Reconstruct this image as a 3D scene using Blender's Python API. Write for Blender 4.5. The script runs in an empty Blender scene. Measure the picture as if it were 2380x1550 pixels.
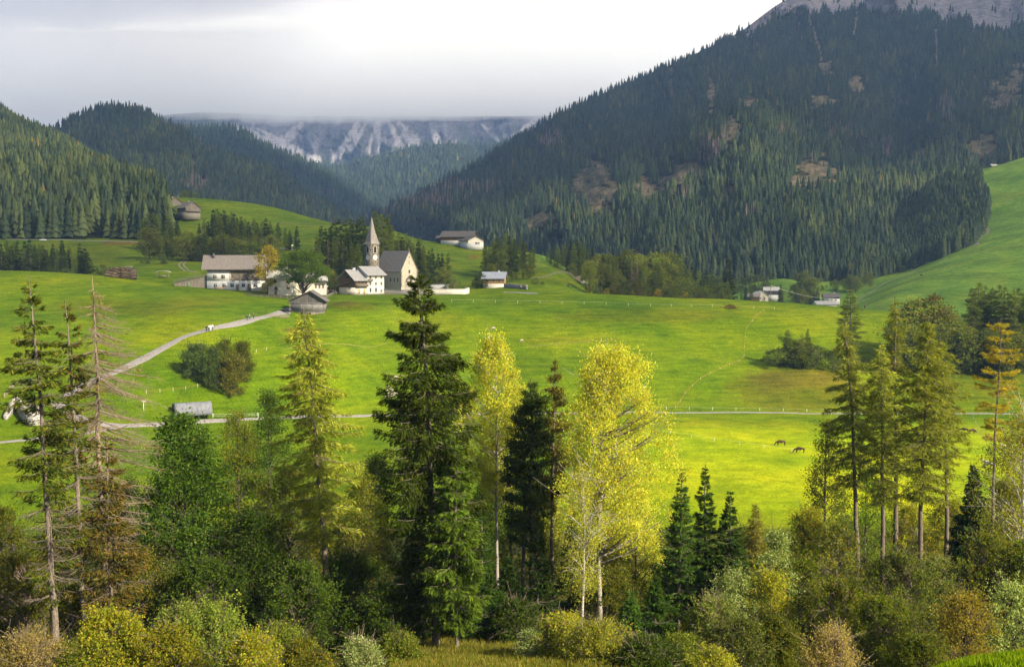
import bpy, math
import numpy as np
from mathutils import Vector, Matrix
R = math.radians
SC = bpy.context.scene
COL = SC.collection
# ------------------------------------------------------------------ camera, world, sun, exposure
FPX = 2552.0            # focal length in units where the picture is 2380 wide
HORV = 604.0
PITCH = math.atan((775.0-HORV)/FPX)
CP, SP = math.cos(PITCH), math.sin(PITCH)
cam = bpy.data.cameras.new('camera'); camo = bpy.data.objects.new('camera', cam); COL.objects.link(camo)
cam.sensor_width = 36.0; cam.lens = 36.0*FPX/2380.0
cam.clip_start = 0.5; cam.clip_end = 40000
camo.rotation_euler = (math.pi/2-PITCH, 0, 0); camo.location = (0, 0, 0)
SC.camera = camo
SUN_EL, SUN_AZ = 33.0, 127.0      # azimuth clockwise from the view direction (+Y)
TO_SUN = Vector((math.cos(R(SUN_EL))*math.sin(R(SUN_AZ)), math.cos(R(SUN_EL))*math.cos(R(SUN_AZ)), math.sin(R(SUN_EL))))
sl = bpy.data.lights.new('sun', 'SUN'); sl.energy = 5.0; sl.angle = R(0.5); sl.color = (1.0, 0.89, 0.68)
so = bpy.data.objects.new('sun', sl); COL.objects.link(so)
so.rotation_euler = TO_SUN.to_track_quat('Z', 'Y').to_euler()
SC.view_settings.view_transform = 'Standard'; SC.view_settings.look = 'None'
SC.view_settings.exposure = 1.25; SC.view_settings.gamma = 1.0
SC.cycles.max_bounces = 14; SC.cycles.diffuse_bounces = 3; SC.cycles.transmission_bounces = 4
SC.cycles.glossy_bounces = 1; SC.cycles.volume_bounces = 12; SC.cycles.transparent_max_bounces = 8
SC.cycles.use_adaptive_sampling = True; SC.cycles.adaptive_threshold = 0.02
SC.cycles.use_denoising = True
SC.cycles.caustics_reflective = False; SC.cycles.caustics_refractive = False

world = bpy.data.worlds.new('World'); SC.world = world; world.use_nodes = True
nt = world.node_tree; N = nt.nodes; L = nt.links
for n in list(N): N.remove(n)
def nd(tree, typ, **kw):
    n = tree.nodes.new(typ)
    for k, v in kw.items(): setattr(n, k, v)
    return n
def ramp(tree, fac, stops, interp='LINEAR'):
    n = tree.nodes.new('ShaderNodeValToRGB'); cr = n.color_ramp; cr.interpolation = interp
    while len(cr.elements) < len(stops): cr.elements.new(0.5)
    for e, (p, c) in zip(cr.elements, stops):
        e.position = p; e.color = (*c, 1) if len(c) == 3 else c
    if fac is not None: tree.links.new(fac, n.inputs[0])
    return n
def mth(tree, op, a, b=None, clamp=False):
    n = tree.nodes.new('ShaderNodeMath'); n.operation = op; n.use_clamp = clamp
    for i, x in enumerate((a, b)):
        if x is None: continue
        if isinstance(x, (int, float)): n.inputs[i].default_value = x
        else: tree.links.new(x, n.inputs[i])
    return n.outputs[0]
def mixc(tree, fac, a, b, mode='MIX'):
    n = tree.nodes.new('ShaderNodeMix'); n.data_type = 'RGBA'; n.blend_type = mode
    for i, x in ((0, fac), (6, a), (7, b)):
        if isinstance(x, (int, float)): n.inputs[i].default_value = x
        elif isinstance(x, tuple): n.inputs[i].default_value = (*x, 1) if len(x) == 3 else x
        else: tree.links.new(x, n.inputs[i])
    return n.outputs[2]
sky = nd(nt, 'ShaderNodeTexSky', sky_type='NISHITA', sun_disc=False, sun_elevation=R(SUN_EL), sun_rotation=R(SUN_AZ))
skyS = mixc(nt, 1.0, sky.outputs[0], (0.06, 0.06, 0.06), 'MULTIPLY')
tc = nd(nt, 'ShaderNodeTexCoord')
sep = nd(nt, 'ShaderNodeSeparateXYZ'); L.new(tc.outputs['Generated'], sep.inputs[0])
el = sep.outputs[2]
# cloud layer coordinates: the direction projected on a high plane
den = mth(nt, 'ADD', mth(nt, 'MAXIMUM', el, 0.0), 0.10)
cmb = nd(nt, 'ShaderNodeCombineXYZ')
L.new(mth(nt, 'DIVIDE', sep.outputs[0], den), cmb.inputs[0]); L.new(mth(nt, 'DIVIDE', sep.outputs[1], den), cmb.inputs[1])
n1 = nd(nt, 'ShaderNodeTexNoise'); n1.inputs['Scale'].default_value = 0.55; n1.inputs['Detail'].default_value = 5; n1.inputs['Roughness'].default_value = 0.5
n1.inputs['Distortion'].default_value = 0.4; L.new(cmb.outputs[0], n1.inputs['Vector'])
azf = mth(nt, 'DIVIDE', sep.outputs[0], mth(nt, 'MAXIMUM', sep.outputs[1], 0.15))     # tan of the azimuth
n1c = mth(nt, 'SUBTRACT', n1.outputs[0], 0.5)
lum = mth(nt, 'ADD', mth(nt, 'ADD', mth(nt, 'MULTIPLY', azf, 0.85), mth(nt, 'MULTIPLY', n1c, 1.15)), mth(nt, 'MULTIPLY', el, 0.9))
cl = ramp(nt, mth(nt, 'ADD', lum, 0.52), [(0.0, (0.28, 0.30, 0.42)), (0.22, (0.40, 0.41, 0.50)), (0.45, (0.68, 0.66, 0.67)), (0.62, (0.82, 0.79, 0.76)), (1.0, (0.88, 0.84, 0.80))])
cover = ramp(nt, el, [(0.0, (1, 1, 1)), (0.38, (1, 1, 1)), (0.62, (0.12,)*3), (1.0, (0.05,)*3)])
# thinner cover behind and overhead so that the place is lit through gaps
back = ramp(nt, sep.outputs[1], [(0.0, (0.2,)*3), (0.3, (1, 1, 1))])
cov = mth(nt, 'MULTIPLY', cover.outputs[0], back.outputs[0])
wc = mixc(nt, cov, skyS, mixc(nt, 1.0, cl.outputs[0], (0.50, 0.50, 0.50), 'MULTIPLY'))
bg = nd(nt, 'ShaderNodeBackground'); bg.inputs[1].default_value = 1.0; L.new(wc, bg.inputs[0])
wo = nd(nt, 'ShaderNodeOutputWorld'); L.new(bg.outputs[0], wo.inputs[0])

# ------------------------------------------------------------------ helpers
def ray(u, v):
    a = (np.asarray(u, float)-1190.0)/FPX; b = (775.0-np.asarray(v, float))/FPX
    k = CP+b*SP
    return a/k, (-SP+b*CP)/k
def P(u, v, D):
    rx, rz = ray(u, v); return rx*D, D, rz*D
def uv_of(x, y, z):
    c = y*CP-z*SP; return 1190+FPX*x/c, 775-FPX*(y*SP+z*CP)/c
rng = np.random.default_rng(7)
_perm = np.random.default_rng(3).random((256, 256))
def vnoise(x, y):
    xi = np.floor(x).astype(int); yi = np.floor(y).astype(int); fx = x-xi; fy = y-yi
    fx = fx*fx*(3-2*fx); fy = fy*fy*(3-2*fy)
    a = _perm[xi & 255, yi & 255]; b = _perm[(xi+1) & 255, yi & 255]; c = _perm[xi & 255, (yi+1) & 255]; d = _perm[(xi+1) & 255, (yi+1) & 255]
    return (a*(1-fx)+b*fx)*(1-fy)+(c*(1-fx)+d*fx)*fy
def fbm(x, y, o=4):
    s = 0.0; a = 1.0; t = 0.0; x = np.asarray(x, float); y = np.asarray(y, float)
    for i in range(o):
        s = s+a*vnoise(x*2**i+17.3*i, y*2**i+9.1*i); t += a; a *= 0.5
    return s/t*2-1
def pch(xs, ys, x):
    """monotone cubic through (xs, ys); xs (K,) or (K,N), ys likewise; x (N,)"""
    xs = np.asarray(xs, float); ys = np.asarray(ys, float); x = np.asarray(x, float)
    if xs.ndim == 1: xs = np.repeat(xs[:, None], x.size, 1)
    if ys.ndim == 1: ys = np.repeat(ys[:, None], x.size, 1)
    K = xs.shape[0]; h = np.diff(xs, axis=0); d = np.diff(ys, axis=0)/h
    m = np.zeros_like(ys); m[0] = d[0]; m[-1] = d[-1]
    for k in range(1, K-1):
        p = d[k-1]*d[k]; w1 = 2*h[k]+h[k-1]; w2 = h[k]+2*h[k-1]
        with np.errstate(divide='ignore', invalid='ignore'):
            mm = (w1+w2)/(w1/d[k-1]+w2/d[k])
        m[k] = np.where(p > 0, mm, 0.0)
    idx = np.clip((xs <= x).sum(0)-1, 0, K-2); n = np.arange(x.size)
    x0 = xs[idx, n]; hh = h[idx, n]; t = np.clip((x-x0)/hh, 0, 1)
    y0, y1, m0, m1 = ys[idx, n], ys[idx+1, n], m[idx, n]*hh, m[idx+1, n]*hh
    return (2*t**3-3*t**2+1)*y0+(t**3-2*t**2+t)*m0+(-2*t**3+3*t**2)*y1+(t**3-t**2)*m1
def inpoly(u, v, poly):
    u = np.asarray(u, float); v = np.asarray(v, float); r = np.zeros(np.broadcast(u, v).shape, bool); n = len(poly)
    for i in range(n):
        (x0, y0), (x1, y1) = poly[i], poly[(i+1) % n]
        if y0 == y1: continue
        c = ((y0 > v) != (y1 > v)) & (u < (x1-x0)*(v-y0)/(y1-y0)+x0)
        r ^= c
    return r
def tag(o, label=None, cat=None, group=None, kind=None):
    if label: o['label'] = label
    if cat: o['category'] = cat
    if group: o['group'] = group
    if kind: o['kind'] = kind
    return o
def mesh_np(name, V, faces, mats=(), fmat=None, col=None, smooth=False):
    """V (n,3); faces (m,k) int array or a list of such arrays; col (n,3|4) per vertex colours"""
    me = bpy.data.meshes.new(name)
    fl = faces if isinstance(faces, list) else [faces]
    fl = [np.asarray(f) for f in fl if len(f)]
    V = np.asarray(V, np.float32)
    me.vertices.add(len(V)); me.vertices.foreach_set('co', V.ravel())
    loops = np.concatenate([f.ravel() for f in fl]).astype(np.int32)
    tot = np.concatenate([np.full(len(f), f.shape[1], np.int32) for f in fl])
    st = np.concatenate([[0], np.cumsum(tot)[:-1]]).astype(np.int32)
    me.loops.add(len(loops)); me.loops.foreach_set('vertex_index', loops)
    me.polygons.add(len(tot)); me.polygons.foreach_set('loop_start', st); me.polygons.foreach_set('loop_total', tot)
    if fmat is not None: me.polygons.foreach_set('material_index', np.asarray(fmat, np.int32))
    if smooth: me.polygons.foreach_set('use_smooth', np.ones(len(tot), bool))
    for m in mats: me.materials.append(m)
    if col is not None:
        c = np.ones((len(V), 4), np.float32); c[:, :col.shape[1]] = col
        at = me.color_attributes.new('Col', 'FLOAT_COLOR', 'POINT'); at.data.foreach_set('color', c.ravel())
    me.update(); me.validate(clean_customdata=False)
    return me
def obj(name, me, parent=None, loc=(0, 0, 0), rz=0.0):
    o = bpy.data.objects.new(name, me); COL.objects.link(o); o.location = loc
    if rz: o.rotation_euler = (0, 0, rz)
    if parent is not None: o.parent = parent
    return o
def empty(name, loc=(0, 0, 0), rz=0.0):
    o = bpy.data.objects.new(name, None); COL.objects.link(o); o.location = loc; o.rotation_euler = (0, 0, rz); o.empty_display_size = 0.5
    return o
CHILDREN = {}
def copy_thing(root, loc, rz=0.0, sc=1.0):
    r = root.copy(); COL.objects.link(r); r.location = loc; r.rotation_euler = (0, 0, rz); r.scale = (sc, sc, sc)
    for ch in CHILDREN.get(root.name, []):
        c = ch.copy(); COL.objects.link(c); c.parent = r
        for g in CHILDREN.get(ch.name, []):
            d = g.copy(); COL.objects.link(d); d.parent = c
    return r
# ---- materials
def mat(name, rgb=(0.5,)*3, rough=0.9, scale=0, amt=0.0, bump=0.0, rgb2=None, detail=4, spec=0.2, metal=0.0, stretch=None):
    m = bpy.data.materials.new(name); m.use_nodes = True; t = m.node_tree; b = t.nodes['Principled BSDF']
    b.inputs['Base Color'].default_value = (*rgb, 1); b.inputs['Roughness'].default_value = rough
    b.inputs['Specular IOR Level'].default_value = spec; b.inputs['Metallic'].default_value = metal
    if scale:
        c = t.nodes.new('ShaderNodeTexCoord'); n = t.nodes.new('ShaderNodeTexNoise'); n.inputs['Scale'].default_value = scale; n.inputs['Detail'].default_value = detail
        src = c.outputs['Object']
        if stretch:
            mp = t.nodes.new('ShaderNodeMapping'); mp.inputs['Scale'].default_value = stretch; t.links.new(src, mp.inputs[0]); src = mp.outputs[0]
        t.links.new(src, n.inputs['Vector'])
        r2 = rgb2 if rgb2 else tuple(min(1, x*(1-amt)) for x in rgb)
        r1 = rgb if rgb2 else tuple(min(1, x*(1+amt)) for x in rgb)
        rp = ramp(t, n.outputs[0], [(0.35, r2), (0.65, r1)]); t.links.new(rp.outputs[0], b.inputs['Base Color'])
        if bump:
            bn = t.nodes.new('ShaderNodeBump'); bn.inputs['Strength'].default_value = bump; bn.inputs['Distance'].default_value = 0.1
            t.links.new(n.outputs[0], bn.inputs['Height']); t.links.new(bn.outputs[0], b.inputs['Normal'])
    return m
def leaf_mat(name, transl=0.45, rough=0.6, gain=(1, 1, 1), tgain=(1.25, 1.3, 0.5)):
    """foliage: the 'Col' attribute is each leaf's own colour"""
    m = bpy.data.materials.new(name); m.use_nodes = True; t = m.node_tree
    for n in list(t.nodes): t.nodes.remove(n)
    a = nd(t, 'ShaderNodeAttribute', attribute_name='Col')
    c = mixc(t, 1.0, a.outputs[0], gain, 'MULTIPLY')
    oi = nd(t, 'ShaderNodeObjectInfo'); hs = nd(t, 'ShaderNodeHueSaturation')
    t.links.new(mth(t, 'ADD', mth(t, 'MULTIPLY', oi.outputs['Random'], 0.60), 0.68), hs.inputs['Value']); t.links.new(c, hs.inputs['Color'])
    c = hs.outputs[0]
    df = nd(t, 'ShaderNodeBsdfDiffuse'); t.links.new(c, df.inputs[0])
    tr = nd(t, 'ShaderNodeBsdfTranslucent'); t.links.new(mixc(t, 1.0, c, tgain, 'MULTIPLY'), tr.inputs[0])
    mx = nd(t, 'ShaderNodeMixShader'); mx.inputs[0].default_value = transl; t.links.new(df.outputs[0], mx.inputs[1]); t.links.new(tr.outputs[0], mx.inputs[2])
    o = nd(t, 'ShaderNodeOutputMaterial'); t.links.new(mx.outputs[0], o.inputs[0])
    return m
# ------------------------------------------------------------------ terrain
# contour curves (u in picture units, v in picture units, distance) fix the ground's real shape
def uvD(*pts):
    T, D, Z = [], [], []
    for u, v, d in pts:
        x, y, z = P(u, v, d); T.append(x/y); D.append(d); Z.append(z)
    return np.array(T), np.array(D, float), np.array(Z)
UL = [-900, -300, 0, 200, 350, 430, 600, 780, 900, 1000, 1100, 1250, 1400, 1600, 1800, 1950, 2100, 2200, 2300, 2700, 3300]
def zD(D, zs):
    t = (np.array(UL, float)-1190)/FPX
    return t, np.full(len(UL), float(D)), np.array(zs, float)
def flat(D, z): return np.array([-1.0, 1.0]), np.array([D, D], float), np.array([z, z], float)
KS = [
 flat(-60, 8), flat(0, -1.7), flat(8, -4.4),
 uvD((-900, 1760, 27), (0, 1750, 27), (1900, 1720, 27), (2100, 1600, 26), (2200, 1556, 26), (2380, 1524, 25), (2800, 1480, 25)),
 uvD((-900, 1680, 55), (0, 1640, 55), (1000, 1590, 60), (1900, 1640, 60), (2380, 1760, 60), (3000, 1760, 60)),
 uvD((-900, 1530, 88), (0, 1530, 86), (700, 1545, 88), (1040, 1505, 89), (1385, 1475, 95), (1700, 1480, 98), (2380, 1470, 98), (3000, 1470, 98)),
 uvD((-900, 1420, 130), (0, 1420, 128), (800, 1400, 128), (1400, 1385, 128), (2000, 1345, 130), (2380, 1330, 130), (3000, 1330, 130)),
 uvD((-900, 1330, 160), (0, 1330, 160), (800, 1345, 158), (1400, 1320, 158), (2000, 1310, 160), (3000, 1300, 160)),
 uvD((-900, 1240, 192), (0, 1235, 192), (300, 1225, 194), (900, 1215, 196), (1500, 1200, 202), (2380, 1192, 203), (3000, 1190, 203)),
 uvD((-900, 1045, 232), (0, 1028, 235), (400, 992, 254), (500, 980, 262), (800, 970, 288), (1200, 963, 318), (1490, 958, 334), (2380, 962, 334), (3000, 962, 334)),
 uvD((-900, 860, 290), (0, 862, 284), (270, 858, 272), (485, 862, 282), (700, 852, 300), (900, 855, 328), (1200, 850, 358), (1500, 850, 368), (1780, 846, 382), (2380, 862, 380), (3000, 862, 380)),
 uvD((-900, 720, 372), (0, 716, 370), (300, 740, 345), (485, 745, 316), (640, 730, 343), (675, 737, 350), (715, 743, 356), (760, 735, 362), (800, 724, 372), (900, 712, 392), (1200, 714, 410), (1500, 717, 415), (1780, 728, 420), (2000, 745, 425), (2380, 772, 425), (3000, 790, 425)),
 uvD((-900, 632, 460), (0, 628, 455), (250, 642, 448), (400, 668, 428), (620, 682, 432), (800, 686, 436), (1090, 683, 440), (1250, 681, 450), (1500, 690, 460), (1800, 702, 465), (2000, 718, 465), (2240, 742, 465), (2380, 752, 465), (3000, 770, 465)),
 #         -900 -300    0  200  350  430  600  780  900 1000 1100 1250 1400 1600 1800 1950 2100 2200 2300 2700 3300
 zD(525, [ -10, -10, -10,  -9,-3.3,-3.3,-8.5, -12, -12, -12,-12.3, -9, -19, -24, -29, -33, -36, -38, -40, -40, -40]),
 zD(600, [   0,   0,   1,   1, 1.5,   2,   4,   6,   4, 1.5,-1.4,  -4, -15, -26, -33, -37, -39, -39, -40, -40, -40]),
 zD(700, [  13,  13,  13,  13,  13,  18,  16,  19,  16,11.5,   9, 3.5, -18, -30, -36, -39, -37, -36, -35, -30, -30]),
 zD(820, [  35,  35,  35,  40,  43,  46,  41,  27,22.5,  12,   4,  -8, -26, -33, -37, -39, -22, -16, -10,   4,  10]),
 zD(960, [  70,  80,  72,  68,  55,  30,  18,   3,  -2,  -8, -12, -20, -30, -34, -36, -36, -16,   0,  12,  45,  60]),
 zD(1060,[ 100, 105,  92,  84,  52,  10,   0,  -8, -15, -20, -22, -28, -34, -21, -21, -19, -10,   8,  26,  70,  95]),
 zD(1420,[ 260, 225, 172, 120,  10, -20, -25, -30, -35, -40, -40, -40, -40, -38, -34, -22,  48, 100, 118, 190, 230]),
 zD(1720,[ 330, 290, 219,  90, -15, -30, -35, -40, -45, -45, -45, -45, -45, -45, -42, -40, -40, -20, -10, -10, -10]),
 zD(2300,[ 200, 150,  60,   0, -40, -45, -50, -55, -55, -55, -55, -55, -55, -55, -55, -55, -55, -55, -55, -55, -55]),
 flat(3200, -60), flat(26000, -60)]
def zfun(x, y):
    x, y = np.broadcast_arrays(np.asarray(x, float), np.asarray(y, float)); shp = x.shape; x = x.ravel(); y = y.ravel()
    t = np.clip(x/np.maximum(y, 20.0), -1.2, 1.2)
    Dk = np.stack([np.interp(t, k[0], k[1]) if len(k[0]) < 3 else pch(k[0], k[1], np.clip(t, k[0][0], k[0][-1])) for k in KS])
    zk = np.stack([np.interp(t, k[0], k[2]) if len(k[0]) < 3 else pch(k[0], k[2], np.clip(t, k[0][0], k[0][-1])) for k in KS])
    z = pch(Dk, zk, y)
    w = np.clip((y-60)/120, 0, 1)
    z = z+w*(0.55*fbm(x/38, y/38, 3)+0.10*fbm(x/7, y/7, 2))+(1-w)*0.25*fbm(x/9, y/9, 2)
    wf = np.clip((y-900)/400, 0, 1); z = z+wf*6*fbm(x/130, y/130, 3)
    for (bx, by, sx, sy, h) in BUMPS: z = z+h*np.exp(-((x-bx)/sx)**2-((y-by)/sy)**2)
    return z.reshape(shp)
BUMPS = []
for (u, D, su, sD, h) in [(1300, 540, 75, 24, 5.5), (1845, 985, 55, 60, 13), (820, 378, 80, 14, 1.4), (1120, 366, 120, 16, -5.5), (980, 372, 70, 13, -4.0), (860, 350, 70, 14, -2.5), (700, 300, 90, 16, 1.2), (1400, 352, 100, 16, 2.0), (400, 330, 90, 14, 1.4), (300, 245, 80, 14, 1.0), (1560, 372, 160, 16, 1.5), (1830, 372, 120, 12, 2.0), (2100, 360, 160, 14, -1.0),
                          (120, 330, 130, 30, 1.5), (60, 250, 100, 20, -1.0), (620, 250, 110, 18, 1.0)]:
    BUMPS.append(((u-1190)/FPX*D, D, su/FPX*D, sD, h))
def hit(u, v, d0=60, d1=2000, n=1400):
    Ds = np.geomspace(d0, d1, n); x, y, z = P(u, v, Ds); g = zfun(x, y)
    k = np.nonzero(z <= g)[0]
    if len(k) == 0 or k[0] == 0: i = int(np.argmin(np.abs(z-g))); return float(x[i]), float(y[i]), float(g[i])
    i = k[0]; a = z[i-1]-g[i-1]; b = g[i]-z[i]; f = a/(a+b+1e-9); D = Ds[i-1]*(1-f)+Ds[i]*f
    x, y, z = P(u, v, D); return float(x), float(y), float(zfun(x, y))
def at(u, D): # ground point in picture column u at distance D
    x = (u-1190)/FPX*D
    for _ in range(3):
        z = float(zfun(x, D)); uu, vv = uv_of(x, D, z); x -= (uu-u)/FPX*D
    return x, D, float(zfun(x, D))

def grass_material():
    m = bpy.data.materials.new('meadow_grass'); m.use_nodes = True; t = m.node_tree; b = t.nodes['Principled BSDF']
    b.inputs['Roughness'].default_value = 0.95; b.inputs['Specular IOR Level'].default_value = 0.05
    a = nd(t, 'ShaderNodeAttribute', attribute_name='Col'); g = nd(t, 'ShaderNodeNewGeometry')
    def noise(s, d=5, r=0.6, st=None):
        n = nd(t, 'ShaderNodeTexNoise'); n.inputs['Scale'].default_value = s; n.inputs['Detail'].default_value = d; n.inputs['Roughness'].default_value = r
        if st:
            mp = nd(t, 'ShaderNodeMapping'); mp.inputs['Scale'].default_value = st; t.links.new(g.outputs['Position'], mp.inputs[0]); t.links.new(mp.outputs[0], n.inputs['Vector'])
        else: t.links.new(g.outputs['Position'], n.inputs['Vector'])
        return n.outputs[0]
    big = ramp(t, noise(0.035, 5, 0.6), [(0.32, (0.66, 0.80, 0.7)), (0.5, (1, 1, 1)), (0.68, (1.42, 1.18, 1.2))])
    mid = ramp(t, noise(0.35, 4, 0.7), [(0.3, (0.78, 0.80, 0.75)), (0.7, (1.2, 1.16, 1.1))])
    fine = ramp(t, noise(2.2, 6, 0.85), [(0.36, (0.36, 0.44, 0.3)), (0.5, (1, 1, 1)), (0.66, (1.75, 1.55, 1.4))])
    c = mixc(t, 1.0, a.outputs[0], big.outputs[0], 'MULTIPLY'); c = mixc(t, 1.0, c, mid.outputs[0], 'MULTIPLY'); c = mixc(t, 0.8, c, fine.outputs[0], 'MULTIPLY')
    c = mixc(t, 1.0, c, ramp(t, noise(1.0, 5, 0.65, (0.10, 0.10, 1.6)), [(0.34, (0.66, 0.74, 0.7)), (0.5, (1, 1, 1)), (0.68, (1.30, 1.18, 1.2))]).outputs[0], 'MULTIPLY')
    t.links.new(c, b.inputs['Base Color'])
    bn = nd(t, 'ShaderNodeBump'); bn.inputs['Strength'].default_value = 1.0; bn.inputs['Distance'].default_value = 1.0
    t.links.new(noise(1.1, 8, 0.8), bn.inputs['Height']); t.links.new(bn.outputs[0], b.inputs['Normal'])
    return m
GRASS = grass_material()
G_LIME = np.array((0.155, 0.225, 0.002)); G_MID = np.array((0.084, 0.155, 0.002)); G_OLIVE = np.array((0.115, 0.135, 0.006)); G_BROWN = np.array((0.13, 0.10, 0.018))
G_FOREST = np.array((0.022, 0.028, 0.010)); G_COOL = np.array((0.125, 0.225, 0.022)); G_FIELD = np.array((0.095, 0.150, 0.010))
FOREST_LEFT = [(-2000, 900), (-2000, -600), (60, 200), (180, 300), (300, 380), (372, 440), (362, 470), (420, 505), (400, 545), (330, 560), (310, 556), (-2000, 556)]
def blob(u, v, cu, cv, ru, rv, soft=0.35, rag=0.5):
    d = np.sqrt(((u-cu)/ru)**2+((v-cv)/rv)**2)+rag*0.5*fbm(u/22+cu, v/9+cv, 3)
    return np.clip((1-d)/soft, 0, 1)
def ground_colour(x, y, z):
    u, v = uv_of(x, np.maximum(y, 5), z)
    c = np.repeat(G_MID[None], len(x), 0)
    def mixin(w, col): return c*(1-w[:, None])+col*w[:, None]
    w = np.clip(0.55+0.9*fbm(x/60, y/60, 3), 0, 1); c = mixin(w, G_LIME)
    far = np.clip((y-480)/60, 0, 1); c = mixin(far*0.6, G_FIELD)
    for (cu, cv, ru, rv, a, col) in [(1690+160, 905, 190, 62, 0.95, G_OLIVE), (1860, 880, 120, 26, 0.45, G_BROWN), (1790, 890, 60, 34, 0.3, G_BROWN), (700, 768, 55, 9, .7, G_BROWN), (690, 790, 60, 14, .5, G_OLIVE),
            (1500, 735, 260, 20, 0.55, G_OLIVE), (300, 715, 230, 22, 0.6, G_OLIVE), (470, 700, 110, 14, 0.45, G_OLIVE), (825, 712, 70, 14, 0.8, G_OLIVE), (800, 707, 35, 8, 0.6, G_BROWN),
            (1000, 760, 90, 50, .3, G_OLIVE), (1400, 800, 200, 40, .35, G_LIME), (1300, 790, 150, 5, .5, G_OLIVE), (1700, 985, 260, 8, .5, G_OLIVE), (1100, 597, 18, 5, 1, G_BROWN*1.4), (1210, 620, 40, 9, .8, G_OLIVE*1.3), (1300, 655, 60, 10, .5, G_OLIVE),
            (180, 590, 130, 34, .9, G_OLIVE*np.array((.85, 1, 1))), (280, 565, 60, 7, .8, G_BROWN), (1180, 640, 70, 12, .5, G_OLIVE), (2100, 850, 200, 25, .7, G_OLIVE), (2290, 900, 160, 50, .6, G_OLIVE)]:
        c = mixin(blob(u, v, cu, cv, ru, rv)*a*(y > 60), col)
    # the far meadow on the right is a cooler green, mown in bands
    w = np.clip((y-600)/60, 0, 1)*(u > 1250); c = mixin(w, G_COOL*(1+0.12*np.sin(x/9+y/23))[:, None])
    w = np.clip((260-y)/60, 0, 1)*np.clip((u-1100)/300, 0, 1)*np.clip((y-190)/20, 0, 1)+np.clip((330-y)/40, 0, 1)*np.clip((u-1300)/200, 0, 1)*np.clip((y-200)/30, 0, 1); c = mixin(np.clip(w, 0, 1)*.75, np.array((0.34, 0.43, 0.001)))  # sunlit brightness of the lower meadow mixed into its grass colour
    # forest floor
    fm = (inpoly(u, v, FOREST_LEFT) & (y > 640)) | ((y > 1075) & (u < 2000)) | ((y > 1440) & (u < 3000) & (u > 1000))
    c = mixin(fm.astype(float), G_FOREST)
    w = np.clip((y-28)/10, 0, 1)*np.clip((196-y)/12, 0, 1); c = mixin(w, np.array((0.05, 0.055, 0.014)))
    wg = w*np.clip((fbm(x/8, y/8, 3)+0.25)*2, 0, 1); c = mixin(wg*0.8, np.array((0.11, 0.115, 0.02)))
    w = blob(u, v, 1120, 1520, 170, 70)*(y < 100)*(y > 60); c = mixin(w, np.array((0.16, 0.15, 0.03)))
    return c
rows = np.unique(np.concatenate([np.arange(-60, 30, 3), np.arange(30, 150, 2.5), np.arange(150, 620, 1.8), np.geomspace(620, 1700, 170), np.geomspace(1700, 26000, 36)]))
ss = np.linspace(-0.82, 0.82, 760)
YY, SS = np.meshgrid(rows, ss, indexing='ij'); XX = SS*(np.maximum(YY, 0)+45)
ZZ = zfun(XX, YY)
def grid_faces(nr, nc):
    i = np.arange(nr*nc).reshape(nr, nc); return np.stack([i[:-1, :-1], i[:-1, 1:], i[1:, 1:], i[1:, :-1]], -1).reshape(-1, 4)
gv = np.stack([XX.ravel(), YY.ravel(), ZZ.ravel()], 1)
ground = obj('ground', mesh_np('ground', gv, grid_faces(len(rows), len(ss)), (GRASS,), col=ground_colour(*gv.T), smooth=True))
tag(ground, kind='structure')

# ---- mountains: each a grid between control rows; relief is real displacement
def sheet(name, cols, material, colour, nu=300, nv=220, relief=0.04, gu=60.0, gv_=140.0, back=900, vertical_gullies=0.0, seed=0):
    us = np.array([c[0] for c in cols], float); u = np.linspace(us[0], us[-1], nu); K = len(cols[0][1])
    rowsV = [pch(us, [c[1][k][0] for c in cols], u) for k in range(K)]; rowsD = [pch(us, [c[1][k][1] for c in cols], u) for k in range(K)]
    sk = np.linspace(0, 1, K); s = np.linspace(0, 1, nv)
    V = np.array([pch(sk, np.array(rowsV), np.full(nu, q)) for q in s]); D = np.array([pch(sk, np.array(rowsD), np.full(nu, q)) for q in s])
    U = np.repeat(u[None], nv, 0); S = np.repeat(s[:, None], nu, 1)
    r = fbm(U/gu+seed, V/gv_+seed*3, 5)
    if vertical_gullies: Uw = U+18*fbm(U/70+seed, V/60, 3); r = r+vertical_gullies*(1-2.2*np.abs(fbm(Uw/48+seed, V/110, 5)))
    D = D*(1+relief*r*np.minimum(1, S*6))
    x, y, z = P(U, V, D)
    info = dict(u=u, s=s, U=U, V=V, D=D, x=x, y=y, z=z)
    # far side
    b = [(x[-1]*(1+back*f/D[-1]), y[-1]+back*f, z[-1]-back*0.55*f) for f in (0.08, 0.3, 1.0)]
    x2 = np.vstack([x]+[q[0][None] for q in b]); y2 = np.vstack([y]+[q[1][None] for q in b]); z2 = np.vstack([z]+[q[2][None] for q in b])
    g = np.stack([x2.ravel(), y2.ravel(), z2.ravel()], 1)
    Ue, Ve = np.vstack([U, U[-1:], U[-1:], U[-1:]]), np.vstack([V, V[-1:], V[-1:], V[-1:]])
    o = obj(name, mesh_np(name, g, grid_faces(nv+3, nu), (material,), col=colour(Ue.ravel(), Ve.ravel(), z2.ravel()), smooth=True)); tag(o, kind='structure')
    return info
def zv(z, D): return HORV_of(z, D)
def HORV_of(z, D):
    return float(uv_of(0.0, float(D), float(z))[1])
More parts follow.
